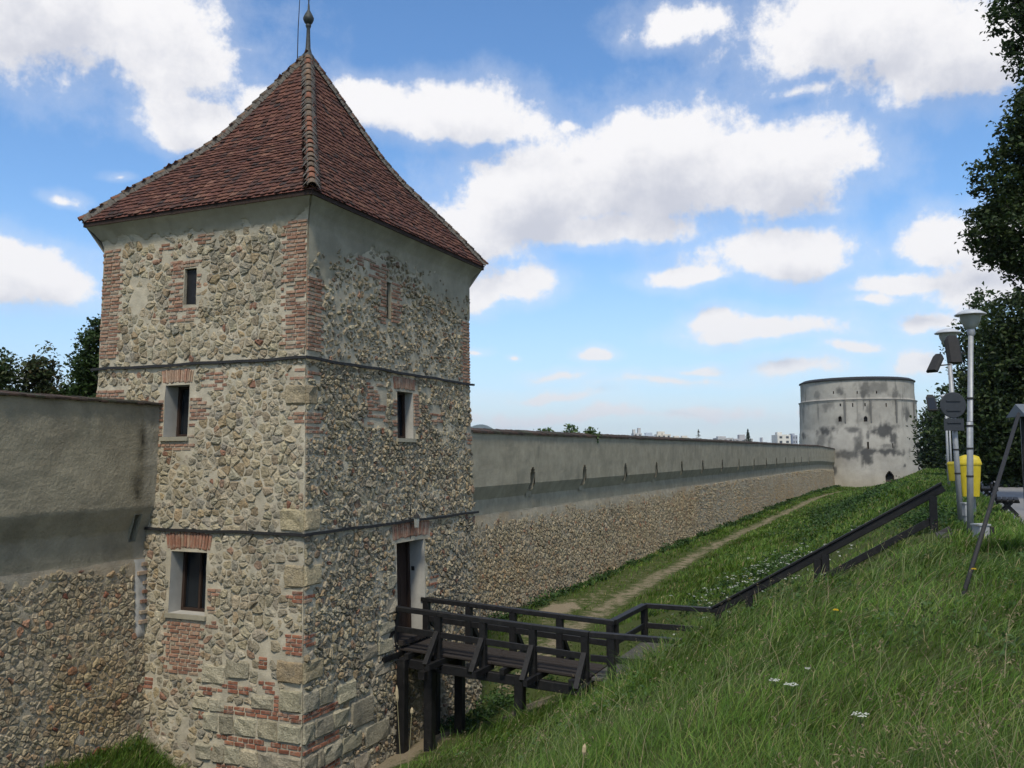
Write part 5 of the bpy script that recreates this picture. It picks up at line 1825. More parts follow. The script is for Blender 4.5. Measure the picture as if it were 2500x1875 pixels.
# benches, seen end on
def bench(px, py, label, ang):
    b_ = Vector(onz(px, py, -1.6))
    r_ = empty('park_bench', b_, label=label, category='bench', group='black benches beside the promenade')
    M_ = Matrix.Rotation(ang, 4, 'Z')

    def pt(*p):
        return M_ @ Vector(p)
    for x in (-0.7, 0.7):
        q = MB()
        q.bar(pt(x, -.28, -.03), pt(x, .12, .42), .05, .06); q.bar(pt(x, .30, -.03), pt(x, -.10, .42), .05, .06)
        q.bar(pt(x, -.25, .42), pt(x, .28, .42), .05, .05); q.bar(pt(x, -.22, .36), pt(x, -.36, .86), .05, .06)
        q.build('leg', M_WOOD, r_)
    for i in range(4):
        q = MB(); q.bar(pt(-.85, -.18 + .13 * i, .47), pt(.85, -.18 + .13 * i, .47), .105, .04); q.build('seat_slat', M_WOOD, r_)
    for i in range(3):
        q = MB(); q.bar(pt(-.85, -.245 - .04 * i, .58 + .13 * i), pt(.85, -.245 - .04 * i, .58 + .13 * i), .04, .10); q.build('back_slat', M_WOOD, r_)
    return r_


bench(2460, 1262, 'nearer black slatted bench beside the promenade', -math.pi / 2 - 0.08)
bench(2412, 1225, 'farther black slatted bench beside the promenade', -math.pi / 2)

# notice board frame at the right edge, raking strut into the grass
nbp = Vector(at(2518, 1330, 13.6)); nbp.z = -1.6
nbd = empty('notice_board', nbp, label='black framed board with grey sheet roof and raking pole at the picture edge', category='notice board')
rr_ = sd
q = MB(); q.bar((0, 0, -.2), (0, 0, 2.2), .13, .13, up=(0, 1, 0), bev=.01); q.build('post', M_WOOD, nbd)
q = MB(); q.bar(tuple(rr_ * 1.5 + Vector((0, 0, -.2))), tuple(rr_ * 1.5 + Vector((0, 0, 2.2))), .13, .13, up=(0, 1, 0), bev=.01); q.build('post', M_WOOD, nbd)
q = MB(); q.bar(tuple(rr_ * .07 + Vector((0, 0, 1.3))), tuple(rr_ * 1.43 + Vector((0, 0, 1.3))), .05, 1.3); q.build('panel', M_SIGNB, nbd)
q = MB()
a = Vector((0, 0, 2.42))
q.add([-rr_ * .14 - nd * .28 + Vector((0, 0, 2.20)), rr_ * 1.65 - nd * .28 + Vector((0, 0, 2.20)), rr_ * 1.65 + Vector((0, 0, 2.40)), -rr_ * .14 + Vector((0, 0, 2.40)), -rr_ * .14 + nd * .28 + Vector((0, 0, 2.20)), rr_ * 1.65 + nd * .28 + Vector((0, 0, 2.20)),
       -rr_ * .14 - nd * .28 + Vector((0, 0, 2.12)), rr_ * 1.65 - nd * .28 + Vector((0, 0, 2.12))], [(0, 1, 2, 3), (3, 2, 5, 4), (6, 7, 1, 0), (0, 3, 4)])
q.build('sheet_roof', M_SLATE, nbd)
foot = Vector(onz(2352, 1452, -1.62)); head = Vector(at(2487, 1010, 13.4))
q = MB(); q.tube([tuple(foot - nbp + (foot - head).normalized() * .1), tuple(head - nbp)], [0.028, 0.028], 8); q.build('raking_pole', M_IRON, nbd, smooth=True)


# ------------------------------------------------------------------ foliage tools
def leaf_mesh(name, C, size, tints, seed=0, up_bias=0.35, aspect=0.62):
    """one folded leaf at each centre"""
    r = np.random.default_rng(seed)
    n = len(C)
    nrm = r.normal(size=(n, 3)); nrm[:, 2] = np.abs(nrm[:, 2]) + up_bias
    nrm /= np.linalg.norm(nrm, axis=1)[:, None]
    ax = np.cross(nrm, r.normal(size=(n, 3))); ax /= np.linalg.norm(ax, axis=1)[:, None] + 1e-9
    sd_ = np.cross(nrm, ax)
    L_ = (size * r.uniform(0.6, 1.25, n))[:, None]
    droop = r.uniform(-0.25, 0.05, n)[:, None]
    b_ = C - ax * L_ * 0.5
    tip = C + ax * L_ * 0.5 + nrm * L_ * droop
    le = C + sd_ * L_ * aspect * 0.5 + nrm * L_ * 0.10
    ri = C - sd_ * L_ * aspect * 0.5 + nrm * L_ * 0.10
    V = np.stack([b_, ri, tip, le], 1).reshape(-1, 3)
    k_ = np.arange(n)[:, None] * 4
    F = np.concatenate([k_ + np.array([[0, 1, 2]]), k_ + np.array([[0, 2, 3]])], 0)
    T = np.repeat(tints, 4, 0)
    return fast_mesh(name, V, F, T)


def crown_points(lobes, n_clump, per, spread, seed, fill=0.55):
    """lobes: (centre, radii); clumps sit mostly near the surface of the lobes, leaves gather round the clumps"""
    r = np.random.default_rng(seed)
    vol = np.array([l[1][0] * l[1][1] * l[1][2] for l in lobes]) ** 0.75
    which = r.choice(len(lobes), n_clump, p=vol / vol.sum())
    d = r.normal(size=(n_clump, 3)); d /= np.linalg.norm(d, axis=1)[:, None]
    rr = r.uniform(fill, 1.05, n_clump) ** 0.6
    cc = np.array([l[0] for l in lobes])[which] + d * rr[:, None] * np.array([l[1] for l in lobes])[which]
    pts = cc[:, None, :] + r.normal(size=(n_clump, per, 3)) * np.array([spread, spread, spread * 0.6])
    shade = r.uniform(0.68, 1.3, n_clump)
    return cc, pts.reshape(-1, 3), np.repeat(shade, per)


def make_tree(name, base, lobes, n_clump, per, spread, leaf, cols, label, seed, trunk_r=0.3, group=None, cat='tree', twigs=40, up=0.35, trunk=True):
    base = Vector(base)
    root = empty(name, base, label=label, category=cat)
    if group:
        root['group'] = group
    cc, pts, sh = crown_points(lobes, n_clump, per, spread, seed)
    r = np.random.default_rng(seed + 1)
    pal = np.array(cols)
    col = pal[r.integers(0, len(pal), len(pts))] * sh[:, None] * r.uniform(0.8, 1.2, (len(pts), 1))
    o = link('crown', leaf_mesh('crown', pts - np.array(base), leaf, col, seed + 2, up), M_LEAF, root)
    if trunk:
        mb = MB()
        tc_ = np.mean([l[0] for l in lobes], 0)
        topz = max(l[0][2] for l in lobes)
        ax0 = np.array([0, 0, -0.2]); ax1 = np.array([(tc_[0] - base.x) * .9, (tc_[1] - base.y) * .9, (tc_[2] - base.z)])
        axt = np.array([(tc_[0] - base.x), (tc_[1] - base.y), topz - base.z])
        pl = [ax0, ax1 * 0.35 + ax0 * .1, ax1 * .75, ax1, axt]
        mb.tube([tuple(p) for p in pl], [trunk_r, trunk_r * .82, trunk_r * .6, trunk_r * .4, trunk_r * .1], 9)
        for i in range(min(twigs, len(cc))):
            c = cc[i] - np.array(base)
            f_ = r.uniform(0.35, 0.95)
            s_ = np.array([np.interp(f_, [0, 1], [pl[1][k_], pl[3][k_]]) for k_ in range(3)])
            m_ = (s_ + c) / 2 + np.array([0, 0, 0.12 * np.linalg.norm(c - s_)])
            mb.tube([tuple(s_), tuple(m_), tuple(c)], [trunk_r * .22, trunk_r * .12, 0.012], 5, cap=False)
        mb.build('trunk', M_BARK, root, smooth=True)
    return root


def lobes_px(lst, depth, zs=1.0, ds=1.0):
    out = []
    for q in lst:
        px, py, r_ = q[:3]
        dd = depth + (q[3] if len(q) > 3 else 0)
        c = at(px, py, dd); m = r_ * dd / FPX
        out.append((c, (m, m * ds, m * zs)))
    return out


DARK = [(0.028, 0.050, 0.014), (0.038, 0.064, 0.018), (0.020, 0.036, 0.012), (0.05, 0.07, 0.02)]
MIDG = [(0.035, 0.065, 0.018), (0.05, 0.085, 0.024), (0.028, 0.05, 0.016)]
BIRCH = [(0.045, 0.065, 0.022), (0.06, 0.075, 0.028), (0.085, 0.07, 0.03), (0.035, 0.05, 0.02)]

gz = lambda p: (p[0], p[1], float(ground(p[0], p[1])))
# the big broadleaf at the right edge and those behind it
lb = lobes_px([(2620, 330, 145), (2520, 400, 95), (2570, 560, 155), (2455, 560, 85), (2445, 470, 65), (2515, 300, 66), (2660, 200, 150), (2680, 450, 200), (2510, 622, 55), (2420, 615, 34), (2545, 235, 55), (2395, 545, 36), (2405, 420, 30)], 30)
make_tree('broadleaf_tree', gz(at(2680, 1200, 31)), lb, 1500, 28, 0.18, 0.18, DARK, 'tallest dark broadleaf tree at the right picture edge', 200, 0.35, 'trees beyond the promenade')
lb = lobes_px([(2490, 50, 62), (2462, 20, 40), (2478, 110, 30), (2500, 130, 45), (2510, 175, 20), (2560, 60, 90), (2600, -60, 150)], 22)
make_tree('overhanging_tree', gz(at(2760, 1300, 23)), lb, 240, 24, 0.13, 0.14, [(0.03, 0.055, 0.018), (0.045, 0.075, 0.022), (0.022, 0.04, 0.014)], 'tree whose leafy branch reaches into the upper right corner', 210, 0.25, 'trees beyond the promenade', twigs=26)
lb = lobes_px([(2490, 800, 85), (2470, 900, 80), (2500, 1030, 120), (2570, 900, 145), (2440, 1010, 66), (2460, 1110, 84)], 46)
make_tree('dense_tree', gz(at(2500, 1180, 48)), lb, 1700, 24, 0.33, 0.28, DARK, 'dense dark tree filling the space behind the notice board', 220, 0.4, 'trees beyond the promenade')
lb = lobes_px([(2375, 800, 36), (2350, 850, 30), (2385, 900, 50), (2360, 960, 55), (2345, 1060, 62), (2400, 1010, 80), (2380, 1110, 70), (2400, 740, 24)], 62)
make_tree('slender_tree', gz(at(2385, 1165, 64)), lb, 420, 24, 0.36, 0.32, DARK + MIDG[:1], 'thin branched tree rising behind the front lamp posts', 230, 0.3, 'trees beyond the promenade', twigs=70)
lb = lobes_px([(2292, 1000, 24), (2288, 1045, 38), (2300, 1095, 48), (2330, 1060, 45), (2310, 1135, 50), (2350, 1130, 60)], 112)
make_tree('bushy_tree', gz(at(2315, 1150, 114)), lb, 800, 20, 0.6, 0.55, DARK, 'dark bushy tree just to the side of the round bastion', 240, 0.3, 'trees beyond the promenade')
for i, (px, dd, hh, lab) in enumerate(((2430, 80, 9, 'dark tree at the far end of the promenade'), (2480, 70, 10, 'dark tree beyond the benches, close to the picture edge'))):
    c = at(px, 1150, dd)
    lb = [((c[0], c[1], -1.6 + hh * f_), (hh * w, hh * w, hh * .2)) for f_, w in ((.14, .33), (.35, .36), (.6, .30), (.8, .2))]
    make_tree('hedge_tree', gz(c), lb, 600, 20, 0.5, 0.5, DARK, lab, 250 + i, 0.3, 'trees beyond the promenade')

# trees on the town side of the near wall
lb = lobes_px([(100, 905, 36), (112, 868, 22), (85, 945, 42), (125, 935, 30), (72, 985, 40), (130, 975, 30)], 27)
make_tree('birch_tree', (lb[0][0][0] - .1, lb[0][0][1], -6.5), lb, 150, 22, 0.13, 0.13, BIRCH, 'slim rusty green tree showing over the near wall', 300, 0.09, 'trees behind the near wall', twigs=40)
lb = lobes_px([(12, 900, 34), (0, 955, 46), (-40, 900, 60), (22, 940, 22)], 26)
make_tree('birch_tree', (lb[1][0][0] - .4, lb[1][0][1], -6.5), lb, 150, 22, 0.14, 0.13, BIRCH[:2] + MIDG[:1], 'leafy tree cut off by the picture edge above the near wall', 310, 0.09, 'trees behind the near wall', twigs=30)
lb = lobes_px([(240, 850, 42), (228, 905, 44), (225, 955, 50), (205, 970, 34), (250, 800, 24), (176, 902, 10), (190, 885, 8), (180, 985, 26), (150, 990, 20)], 27)
make_tree('ivy_tree', (lb[0][0][0], lb[0][0][1], -6.5), lb, 330, 26, 0.15, 0.14, MIDG + DARK[1:2], 'dense green tree pressed against the tower corner above the wall', 320, 0.12, 'trees behind the near wall', twigs=50)
# saplings looking over the far wall
for i, (lst, lab) in enumerate((([(1335, 1062, 18), (1350, 1066, 14), (1315, 1068, 12)], 'low round sapling looking over the far wall top'),
                                ([(1390, 1050, 12), (1395, 1060, 20), (1385, 1035, 7), (1412, 1064, 14)], 'tallest leafy sapling looking over the far wall top'),
                                ([(1438, 1062, 9), (1443, 1050, 7), (1450, 1068, 9)], 'small two stemmed sapling looking over the far wall'))):
    lb = lobes_px(lst, 44)
    make_tree('sapling', (lb[0][0][0], lb[0][0][1], -4), lb, 34, 10, 0.10, 0.16, [(0.06, 0.11, 0.03), (0.09, 0.14, 0.04)], lab, 330 + i, 0.03, 'saplings behind the far wall', twigs=8)


def spruce(px, ytop, ybase, depth, width, cols, label, dens, seed):
    r = np.random.default_rng(seed)
    top = at(px, ytop, depth); bot = at(px, ybase + 30, depth)
    h = top[2] - bot[2]
    n = dens
    f_ = r.uniform(0, 1, n) ** 0.7
    a = r.uniform(0, 2 * math.pi, n)
    tier = (np.floor(f_ * 14) + 0.5) / 14
    rr = width * f_ * r.uniform(0.2, 1, n) * (0.75 + 0.5 * vnoise(f_ * 14, a * 0.5, seed))
    P = np.stack([rr * np.cos(a), rr * np.sin(a), h * (1 - f_) - 0.18 * rr], 1)
    root = empty('spruce_tree', (bot[0], bot[1], bot[2]), label=label, category='tree', group='spruces in the town')
    col = np.array(cols)[r.integers(0, len(cols), n)] * r.uniform(.7, 1.3, (n, 1))
    link('crown', leaf_mesh('crown', P, h * 0.07, col, seed, 0.1, 0.4), M_LEAF, root)
    q = MB(); q.tube([(0, 0, -2), (0, 0, h * .98)], [h * 0.015, h * 0.003], 6); q.build('trunk', M_BARK, root)


spruce(1827, 1047, 1078, 240, 2.3, [(0.02, 0.035, 0.016), (0.03, 0.045, 0.02)], 'dark full spruce standing above the far wall', 900, 400)
spruce(1706, 1046, 1075, 220, 2.0, [(0.05, 0.055, 0.04), (0.04, 0.04, 0.03)], 'thin half bare spruce above the middle of the far wall', 190, 401)
spruce(1617, 1055, 1075, 230, 1.5, [(0.05, 0.055, 0.04)], 'thin bare spruce in front of the pale town blocks', 130, 402)

# ------------------------------------------------------------------ town blocks over the wall
def town_block(x0, x1, ytop, depth, tint, label, floors=7, extra=None):
    a = at(x0, ytop, depth); b_ = at(x1, ytop, depth)
    zb = -28.0
    fx = Vector((b_[0] - a[0], b_[1] - a[1], 0)); w = fx.length; fx.normalize(); dp = Vector((-fx.y, fx.x, 0))
    c = Vector((a[0], a[1], zb)); h = a[2] - zb
    root = empty('town_block', c, label=label, category='building', group='town blocks beyond the wall')
    th = 13.0
    q = MB()
    P = [Vector((0, 0, 0)), fx * w, fx * w + dp * th, dp * th]
    q.add([tuple(p) for p in P] + [tuple(p + Vector((0, 0, h))) for p in P], [(0, 1, 5, 4), (1, 2, 6, 5), (2, 3, 7, 6), (3, 0, 4, 7), (4, 5, 6, 7)], tint); wl_ = q.build('wall', M_BUILD, root)
    q = MB()
    nwn = max(2, int(w / 3.2))
    z = h - 2.4
    for fl in range(floors):
        for i in range(nwn):
            xa = (i + .3) * w / nwn; xb = (i + .72) * w / nwn
            q.add([tuple(fx * u + Vector((0, 0, zz_)) - dp * .06) for u, zz_ in ((xa, z), (xb, z), (xb, z + 1.4), (xa, z + 1.4))], [(0, 1, 2, 3)], (0.07, 0.08, 0.09))
        for i in range(3):
            xa = (i + .3) * th / 3; xb = (i + .7) * th / 3
            q.add([tuple(fx * (w + .06) + dp * u + Vector((0, 0, zz_))) for u, zz_ in ((xa, z), (xb, z), (xb, z + 1.4), (xa, z + 1.4))], [(0, 1, 2, 3)], (0.07, 0.08, 0.09))
        z -= 2.9
    q.build('windows', M_BUILD, root, kind='stuff', label='rows of small windows')
    q = MB()
    for (u, ww, hh) in (extra or [(0.3, 0.3, 2.2)]):
        q.box((0, 0, 0), (1, 1, 1), tuple(0.9 * t_ for t_ in tint), Matrix.Translation(fx * w * u + dp * 3 + Vector((0, 0, h + .05))) @ Matrix(((fx.x * w * ww, dp.x * 5, 0, 0), (fx.y * w * ww, dp.y * 5, 0, 0), (0, 0, hh, 0), (0, 0, 0, 1))))
    q.build('roof_house', M_BUILD, root)


town_block(1547, 1567, 1057, 620, (0.50, 0.49, 0.47), 'narrow grey town block nearest the saplings over the wall', extra=[(0.0, .3, 2.5), (.6, .35, 3.5)])
town_block(1572, 1600, 1063, 600, (0.42, 0.46, 0.50), 'low bluish town block between two paler blocks', extra=[(0.2, .6, 1.8)])
town_block(1604, 1638, 1060, 640, (0.62, 0.58, 0.49), 'cream town block behind the thin bare spruce', extra=[(0.1, .5, 2.0)])
town_block(1645, 1682, 1068, 650, (0.60, 0.56, 0.48), 'lower cream town block beside the thin spruces', extra=[(0.05, .35, 1.2), (.6, .35, 1.2)])
town_block(1752, 1790, 1069, 560, (0.42, 0.41, 0.40), 'wide grey town block short of the dark spruce', extra=[(0.1, .5, 1.0)])
town_block(1792, 1838, 1071, 575, (0.40, 0.39, 0.385), 'grey town block directly behind the dark spruce', extra=[(0.35, .3, 2.6)])
town_block(1842, 1872, 1079, 600, (0.46, 0.46, 0.46), 'lowest grey town block between the dark spruce and the bastion', extra=[(0.7, .1, 3.0)])
town_block(1898, 1930, 1061, 560, (0.66, 0.63, 0.56), 'tall white town block close to the bastion', extra=[(0.1, .35, 1.5)])
town_block(1935, 1947, 1062, 590, (0.36, 0.38, 0.42), 'slim grey town block half hidden by the bastion', extra=[(0.1, .6, 1.0)])

# the blue hill on the skyline
hv = []; hn = 60
for k_, dd in enumerate((5200, 5600, 6200)):
    for i in range(hn):
        px = 900 + 500 * i / (hn - 1)
        prof = 1062 - 20 * math.exp(-((px - 1185) / 42) ** 2) - 9 * math.exp(-((px - 1120) / 60) ** 2) - 4 * math.sin(px * 0.05) - 8 * math.exp(-((px - 980) / 60) ** 2) + 0.03 * max(0, px - 1230)
        p = at(px, prof if k_ == 1 else 1125, dd)
        hv.append((p[0], p[1], p[2] if k_ == 1 else -60))
hf = [(k_ * hn + i, k_ * hn + i + 1, (k_ + 1) * hn + i + 1, (k_ + 1) * hn + i) for k_ in range(2) for i in range(hn - 1)]
me = bpy.data.meshes.new('hill'); me.from_pydata(hv, [], hf); me.update()
link('hill', me, M_HILL, None, kind='structure', label='low wooded hill on the skyline')

# ------------------------------------------------------------------ grass
def blades(name, P, h, w, lean, tint, seed, bend=0.5):
    """P (n,3) roots, h heights, w widths, lean (n,2) tip shift per metre of height"""
    r = np.random.default_rng(seed)
    n = len(P)
    a = r.uniform(0, math.pi, n)
    sx, sy = np.cos(a) * w * .5, np.sin(a) * w * .5
    lv = [0.0, 0.45, 0.8]
    vs = []
    for f_ in lv:
        off_ = lean * (f_ ** 1.7)[..., None] if hasattr(f_, '__len__') else lean * (f_ ** 1.7)
        cx = P[:, 0] + off_[:, 0] * h; cy = P[:, 1] + off_[:, 1] * h; cz = P[:, 2] + h * (f_ - 0.18 * (np.linalg.norm(lean, axis=1)) * f_ ** 2)
        wf = 1.0 - 0.45 * f_
        vs.append(np.stack([cx - sx * wf, cy - sy * wf, cz], 1)); vs.append(np.stack([cx + sx * wf, cy + sy * wf, cz], 1))
    vs.append(np.stack([P[:, 0] + lean[:, 0] * h, P[:, 1] + lean[:, 1] * h, P[:, 2] + h * (1 - 0.22 * np.linalg.norm(lean, axis=1))], 1))
    V = np.stack(vs, 1).reshape(-1, 3)
    k_ = np.arange(n)[:, None] * 7
    F = np.concatenate([k_ + np.array([[0, 1, 3]]), k_ + np.array([[0, 3, 2]]), k_ + np.array([[2, 3, 5]]), k_ + np.array([[2, 5, 4]]), k_ + np.array([[4, 5, 6]])], 0)
    sh = np.array([.55, .55, .85, .85, 1.05, 1.05, 1.15])
    T = (tint[:, None, :] * np.ones(7)[None, :, None]).reshape(-1, 3)
    return fast_mesh(name, V, F, T, smooth=True)


def blocked(x, y):
    b_ = (x < -14.5 + np.clip(y - 20, 0, None) * math.tan(AW)) | ((x < -10.35) & (y > 14.1) & (y < 22.2))
    b_ |= (x > -6.2) & (x < -4.0) & (y > 17.6) & (y < 21.5)
    b_ |= (x > -4.1) & (x < 0.95) & (y > 19.95) & (y < 21.35)
    b_ |= (x > 2.35 + 0.025 * (y - 20)) & (x < 5.8 + 0.025 * (y - 20)) & (y > 14)
    b_ |= ((x - BX) ** 2 + (y - BY) ** 2 < 9.3 ** 2)
    return b_


def grass_colors(x, y, n, seed, straw=0.05):
    r = np.random.default_rng(seed)
    pal = np.array([(0.064, 0.126, 0.015), (0.088, 0.158, 0.021), (0.046, 0.095, 0.013), (0.122, 0.175, 0.032), (0.16, 0.18, 0.05)])
    c = pal[r.choice(5, n, p=[.30, .27, .22, .14, .07])]
    m = (1 + 0.45 * fbm(x * 0.45, y * 0.45, 3, 131) + 0.25 * fbm(x * 1.7, y * 1.7, 2, 133))[:, None]
    c = c * np.clip(m, .45, 1.7) * r.uniform(.8, 1.2, (n, 1))
    dry = np.clip(fbm(x * 0.6 + 9, y * 0.6, 3, 137) * 1.6, 0, 1)
    s_ = r.random(n) < straw * (0.6 + 2.2 * dry)
    c[s_] = np.array([0.27, 0.23, 0.11]) * r.uniform(.6, 1.2, (s_.sum(), 1))
    return c


def polar(n, r0, r1, a0, a1, seed):
    r = np.random.default_rng(seed)
    rr = r0 * np.exp(r.uniform(0, 1, n) * math.log(r1 / r0)); th = r.uniform(rad(a0), rad(a1), n)
    return -rr * np.sin(th), rr * np.cos(th), rr


def lean_field(x, y, seed, amp=0.5):
    r = np.random.default_rng(seed)
    n = len(x)
    a = 0.3 + 3.2 * fbm(x * 0.55, y * 0.55, 3, 141) + r.normal(0, 1.0, n)
    m = amp * r.uniform(0.25, 1.5, n)
    return np.stack([np.cos(a) * m, np.sin(a) * m], 1)


x, y, rr = polar(230000, 2.2, 30, -16, 66, 501)
k_ = ~blocked(x, y) & (dirt(x, y) < 0.45 + 0.3 * rng.random(len(x))) & (x > -9.6) & (x < 3.5)
x, y, rr = x[k_], y[k_], rr[k_]
n = len(x)
tuft = 0.72 + 0.85 * np.clip(fbm(x * 1.1, y * 1.1, 3, 151), -.7, 1)
h = rng.uniform(0.10, 0.31, n) * tuft * np.interp(x, [-9.6, -7.5, 1.5, 3], [0.55, 1, 1.0, 0.5]) * np.interp(y, [16, 22], [1, .72])
w = np.clip(0.0009 * rr, 0.0035, 0.02) * rng.uniform(.7, 1.3, n)
P = np.stack([x, y, ground(x, y) - 0.02], 1)
link('bank_grass', blades('bank_grass', P, h, w, lean_field(x, y, 503, .95), grass_colors(x, y, n, 505, .04), 507), M_GRASS, None, kind='stuff', label='long uncut meadow grass covering the bank', category='grass')
# flowering stalks standing above the grass
x, y, rr = polar(5200, 2.6, 22, -12, 50, 511)
k_ = ~blocked(x, y) & (x > -8.6) & (x < 2.2) & (vnoise(x * .7, y * .7, 161) > 0.38)
x, y, rr = x[k_], y[k_], rr[k_]; n = len(x)
P = np.stack([x, y, ground(x, y)], 1)
h = rng.uniform(0.28, 0.52, n)
cst = np.array([(0.15, 0.18, 0.07)]) * rng.uniform(.6, 1.35, (n, 1)); cst[rng.random(n) < .22] = (0.24, 0.19, 0.11)
link('grass_stalks', blades('grass_stalks', P, h, np.clip(0.0006 * rr, 0.0025, 0.008), lean_field(x, y, 513, 1.05), cst, 515), M_GRASS, None, kind='stuff', label='thin seeding stalks standing above the bank grass', category='grass')
SP, SH = P, h
SL = lean_field(x, y, 513, 1.05)
tip = np.stack([SP[:, 0] + SL[:, 0] * SH, SP[:, 1] + SL[:, 1] * SH, SP[:, 2] + SH * (1 - 0.22 * np.linalg.norm(SL, axis=1))], 1)
kk = rng.random(len(tip)) < 0.5
tip = np.repeat(tip[kk], 4, 0); tip = tip + rng.normal(size=tip.shape) * (.012, .012, .016)
link('seed_heads', leaf_mesh('seed_heads', tip, 0.030, np.array([(0.26, 0.21, 0.12)]) * rng.uniform(.6, 1.3, (len(tip), 1)), 519, 0.0, 0.3), M_LEAF, None, kind='stuff', label='pale feathery seed heads over the bank grass', category='grass')
# rank grass hanging over the landing and the foot of the stair
x = np.concatenate([rng.normal(-4.1, .5, 2600), rng.normal(-6.6, .8, 1500)]); y = np.concatenate([rng.normal(16.6, .5, 2600), rng.normal(16.7, .4, 1500)])
k_ = ~blocked(x, y); x, y = x[k_], y[k_]; n = len(x)
link('rank_grass', blades('rank_grass', np.stack([x, y, ground(x, y)], 1), rng.uniform(.25, .62, n), rng.uniform(.008, .016, n), lean_field(x, y, 543, .8), grass_colors(x, y, n, 545, .05), 547), M_GRASS, None, kind='stuff', label='rank grass growing up beside the bridge landing', category='grass')
# moat floor, far bank, plateau
n0_ = 120000
nL = 26000
x = np.concatenate([rng.uniform(-14.2, 2.6, n0_), rng.uniform(-14.6, -10, nL), rng.uniform(0.8, 9, 16000)])
y = np.concatenate([17 + 130 * rng.random(n0_) ** 2.0, rng.uniform(8.5, 14.3, nL), 12 + 90 * rng.random(16000) ** 1.6])
k_ = ~blocked(x, y) & (dirt(x, y) < 0.10 + 0.42 * rng.random(len(x))) & ~((y < 30) & (x > -9.6) & (x < 0.8))
x, y = x[k_], y[k_]; n = len(x); rr = np.hypot(x, y)
h = rng.uniform(0.07, 0.17, n) * np.interp(rr, [20, 120], [1, 2.0]) * np.interp(x - path_x(y), [-1.2, 0, 1.5, 4], [1, .6, 1.1, 1.7])
h = np.where((y < 14.4) & (x < -10), h * 1.9, h)
w = 0.0011 * rr * rng.uniform(.7, 1.3, n)
w = np.where((y < 14.4) & (x < -10), w * .6, w)
P = np.stack([x, y, ground(x, y) - 0.01], 1)
link('moat_grass', blades('moat_grass', P, h, w, lean_field(x, y, 523, .6), grass_colors(x, y, n, 525, .04), 527), M_GRASS, None, kind='stuff', label='shorter turf on the moat floor and far bank', category='grass')
# leafy weeds: along the wall foot, at the tower corner, the nettle patch on the far bank
C = []
r = np.random.default_rng(601)
for i in range(520):
    u = 7 + 118 * r.random() ** 1.6
    p = WR(u, -6.0, 0.15); gzv = float(ground(p[0] + .2, p[1])); s = r.uniform(.12, .42)
    if vnoise(u * .5, 0, 171) < 0.35: s *= .5
    C.append((p[0] + .12 + abs(r.normal(0, .16)), p[1], gzv, s))
for i in range(70):
    C.append((r.uniform(-14.4, -12.2), r.uniform(9.5, 14.1), None, r.uniform(.06, .18)))
for i in range(60):
    C.append((r.uniform(-12.6, -10.6), r.uniform(13.3, 14.1), None, r.uniform(.10, .25)))
for i in range(90):
    C.append((-9.9 + r.normal(0, .35), r.uniform(19, 24), None, r.uniform(.12, .35)))
for i in range(420):
    C.append((-3.2 + r.normal(0, 1.5), 62 + r.normal(0, 11), None, r.uniform(.25, .6)))
for i in range(160):
    C.append((-4.5 + r.normal(0, 1.2), 31 + r.normal(0, 4), None, r.uniform(.18, .4)))
for i in range(70):
    C.append((0.6 + r.normal(0, .4), 24 + r.normal(0, 1.2), None, r.uniform(.2, .5)))
pts = []; tn = []; sz = []
for (a, b_, z, s) in C:
    if z is None:
        z = float(ground(a, b_))
    m = 16
    q = r.normal(size=(m, 3)) * np.array([s * .5, s * .5, 0]) + np.array([a, b_, z]); q[:, 2] += r.uniform(0.02, 1, m) * s
    pts.append(q); cc = np.array([(0.035, 0.075, 0.018), (0.055, 0.105, 0.026), (0.028, 0.058, 0.016)])[r.integers(0, 3)] * r.uniform(.75, 1.3)
    tn.append(np.repeat(cc[None], m, 0)); sz.append(np.full(m, 0.055 + 0.0022 * math.hypot(a, b_)))
link('weeds', leaf_mesh('weeds', np.concatenate(pts), np.concatenate(sz), np.concatenate(tn), 603), M_LEAF, None, kind='stuff', label='leafy weeds along the wall foot and the far bank', category='weeds')
# broad leaves among the near grass
x, y, rr = polar(2200, 2.6, 18, -10, 46, 611)
k_ = ~blocked(x, y) & (x > -8.2) & (vnoise(x * .6, y * .6, 173) > .5)
x, y = x[k_], y[k_]
pts = np.repeat(np.stack([x, y, ground(x, y) + .10], 1), 5, 0) + rng.normal(size=(len(x) * 5, 3)) * (.08, .08, .05)
link('broadleaf_weeds', leaf_mesh('broadleaf_weeds', pts, 0.062, np.array([(0.06, 0.11, 0.03)]) * rng.uniform(.7, 1.3, (len(pts), 1)), 613), M_LEAF, None, kind='stuff', label='broad leaves scattered in the bank grass', category='weeds')
# pale umbels on the far bank, too many to count
x = np.concatenate([-4.6 + rng.normal(0, 1.0, 150), -2.2 + rng.normal(0, .9, 60)]); y = np.concatenate([30 + rng.normal(0, 4, 150), 26 + rng.normal(0, 2, 60)])
pts = np.stack([x, y, ground(x, y) + rng.uniform(.25, .5, len(x))], 1)
pts = np.repeat(pts, 5, 0) + rng.normal(size=(len(pts) * 5, 3)) * (.035, .035, .008)
link('meadow_flowers', leaf_mesh('meadow_flowers', pts, 0.05, np.array([(0.55, 0.56, 0.48)]) * rng.uniform(.7, 1.1, (len(pts), 1)), 617, 2.0, 0.9), M_LEAF, None, kind='stuff', label='small white umbels scattered on the far bank', category='flowers')


def hit_ground(px, py, lift=0.0):
    v_ = ray(px, py)
    t0 = 2.0
    for i in range(4000):
        t0 += 0.01 + t0 * 0.0008
        p = v_ * t0
        if p[2] < float(ground(p[0], p[1])) + lift:
            break
    return p


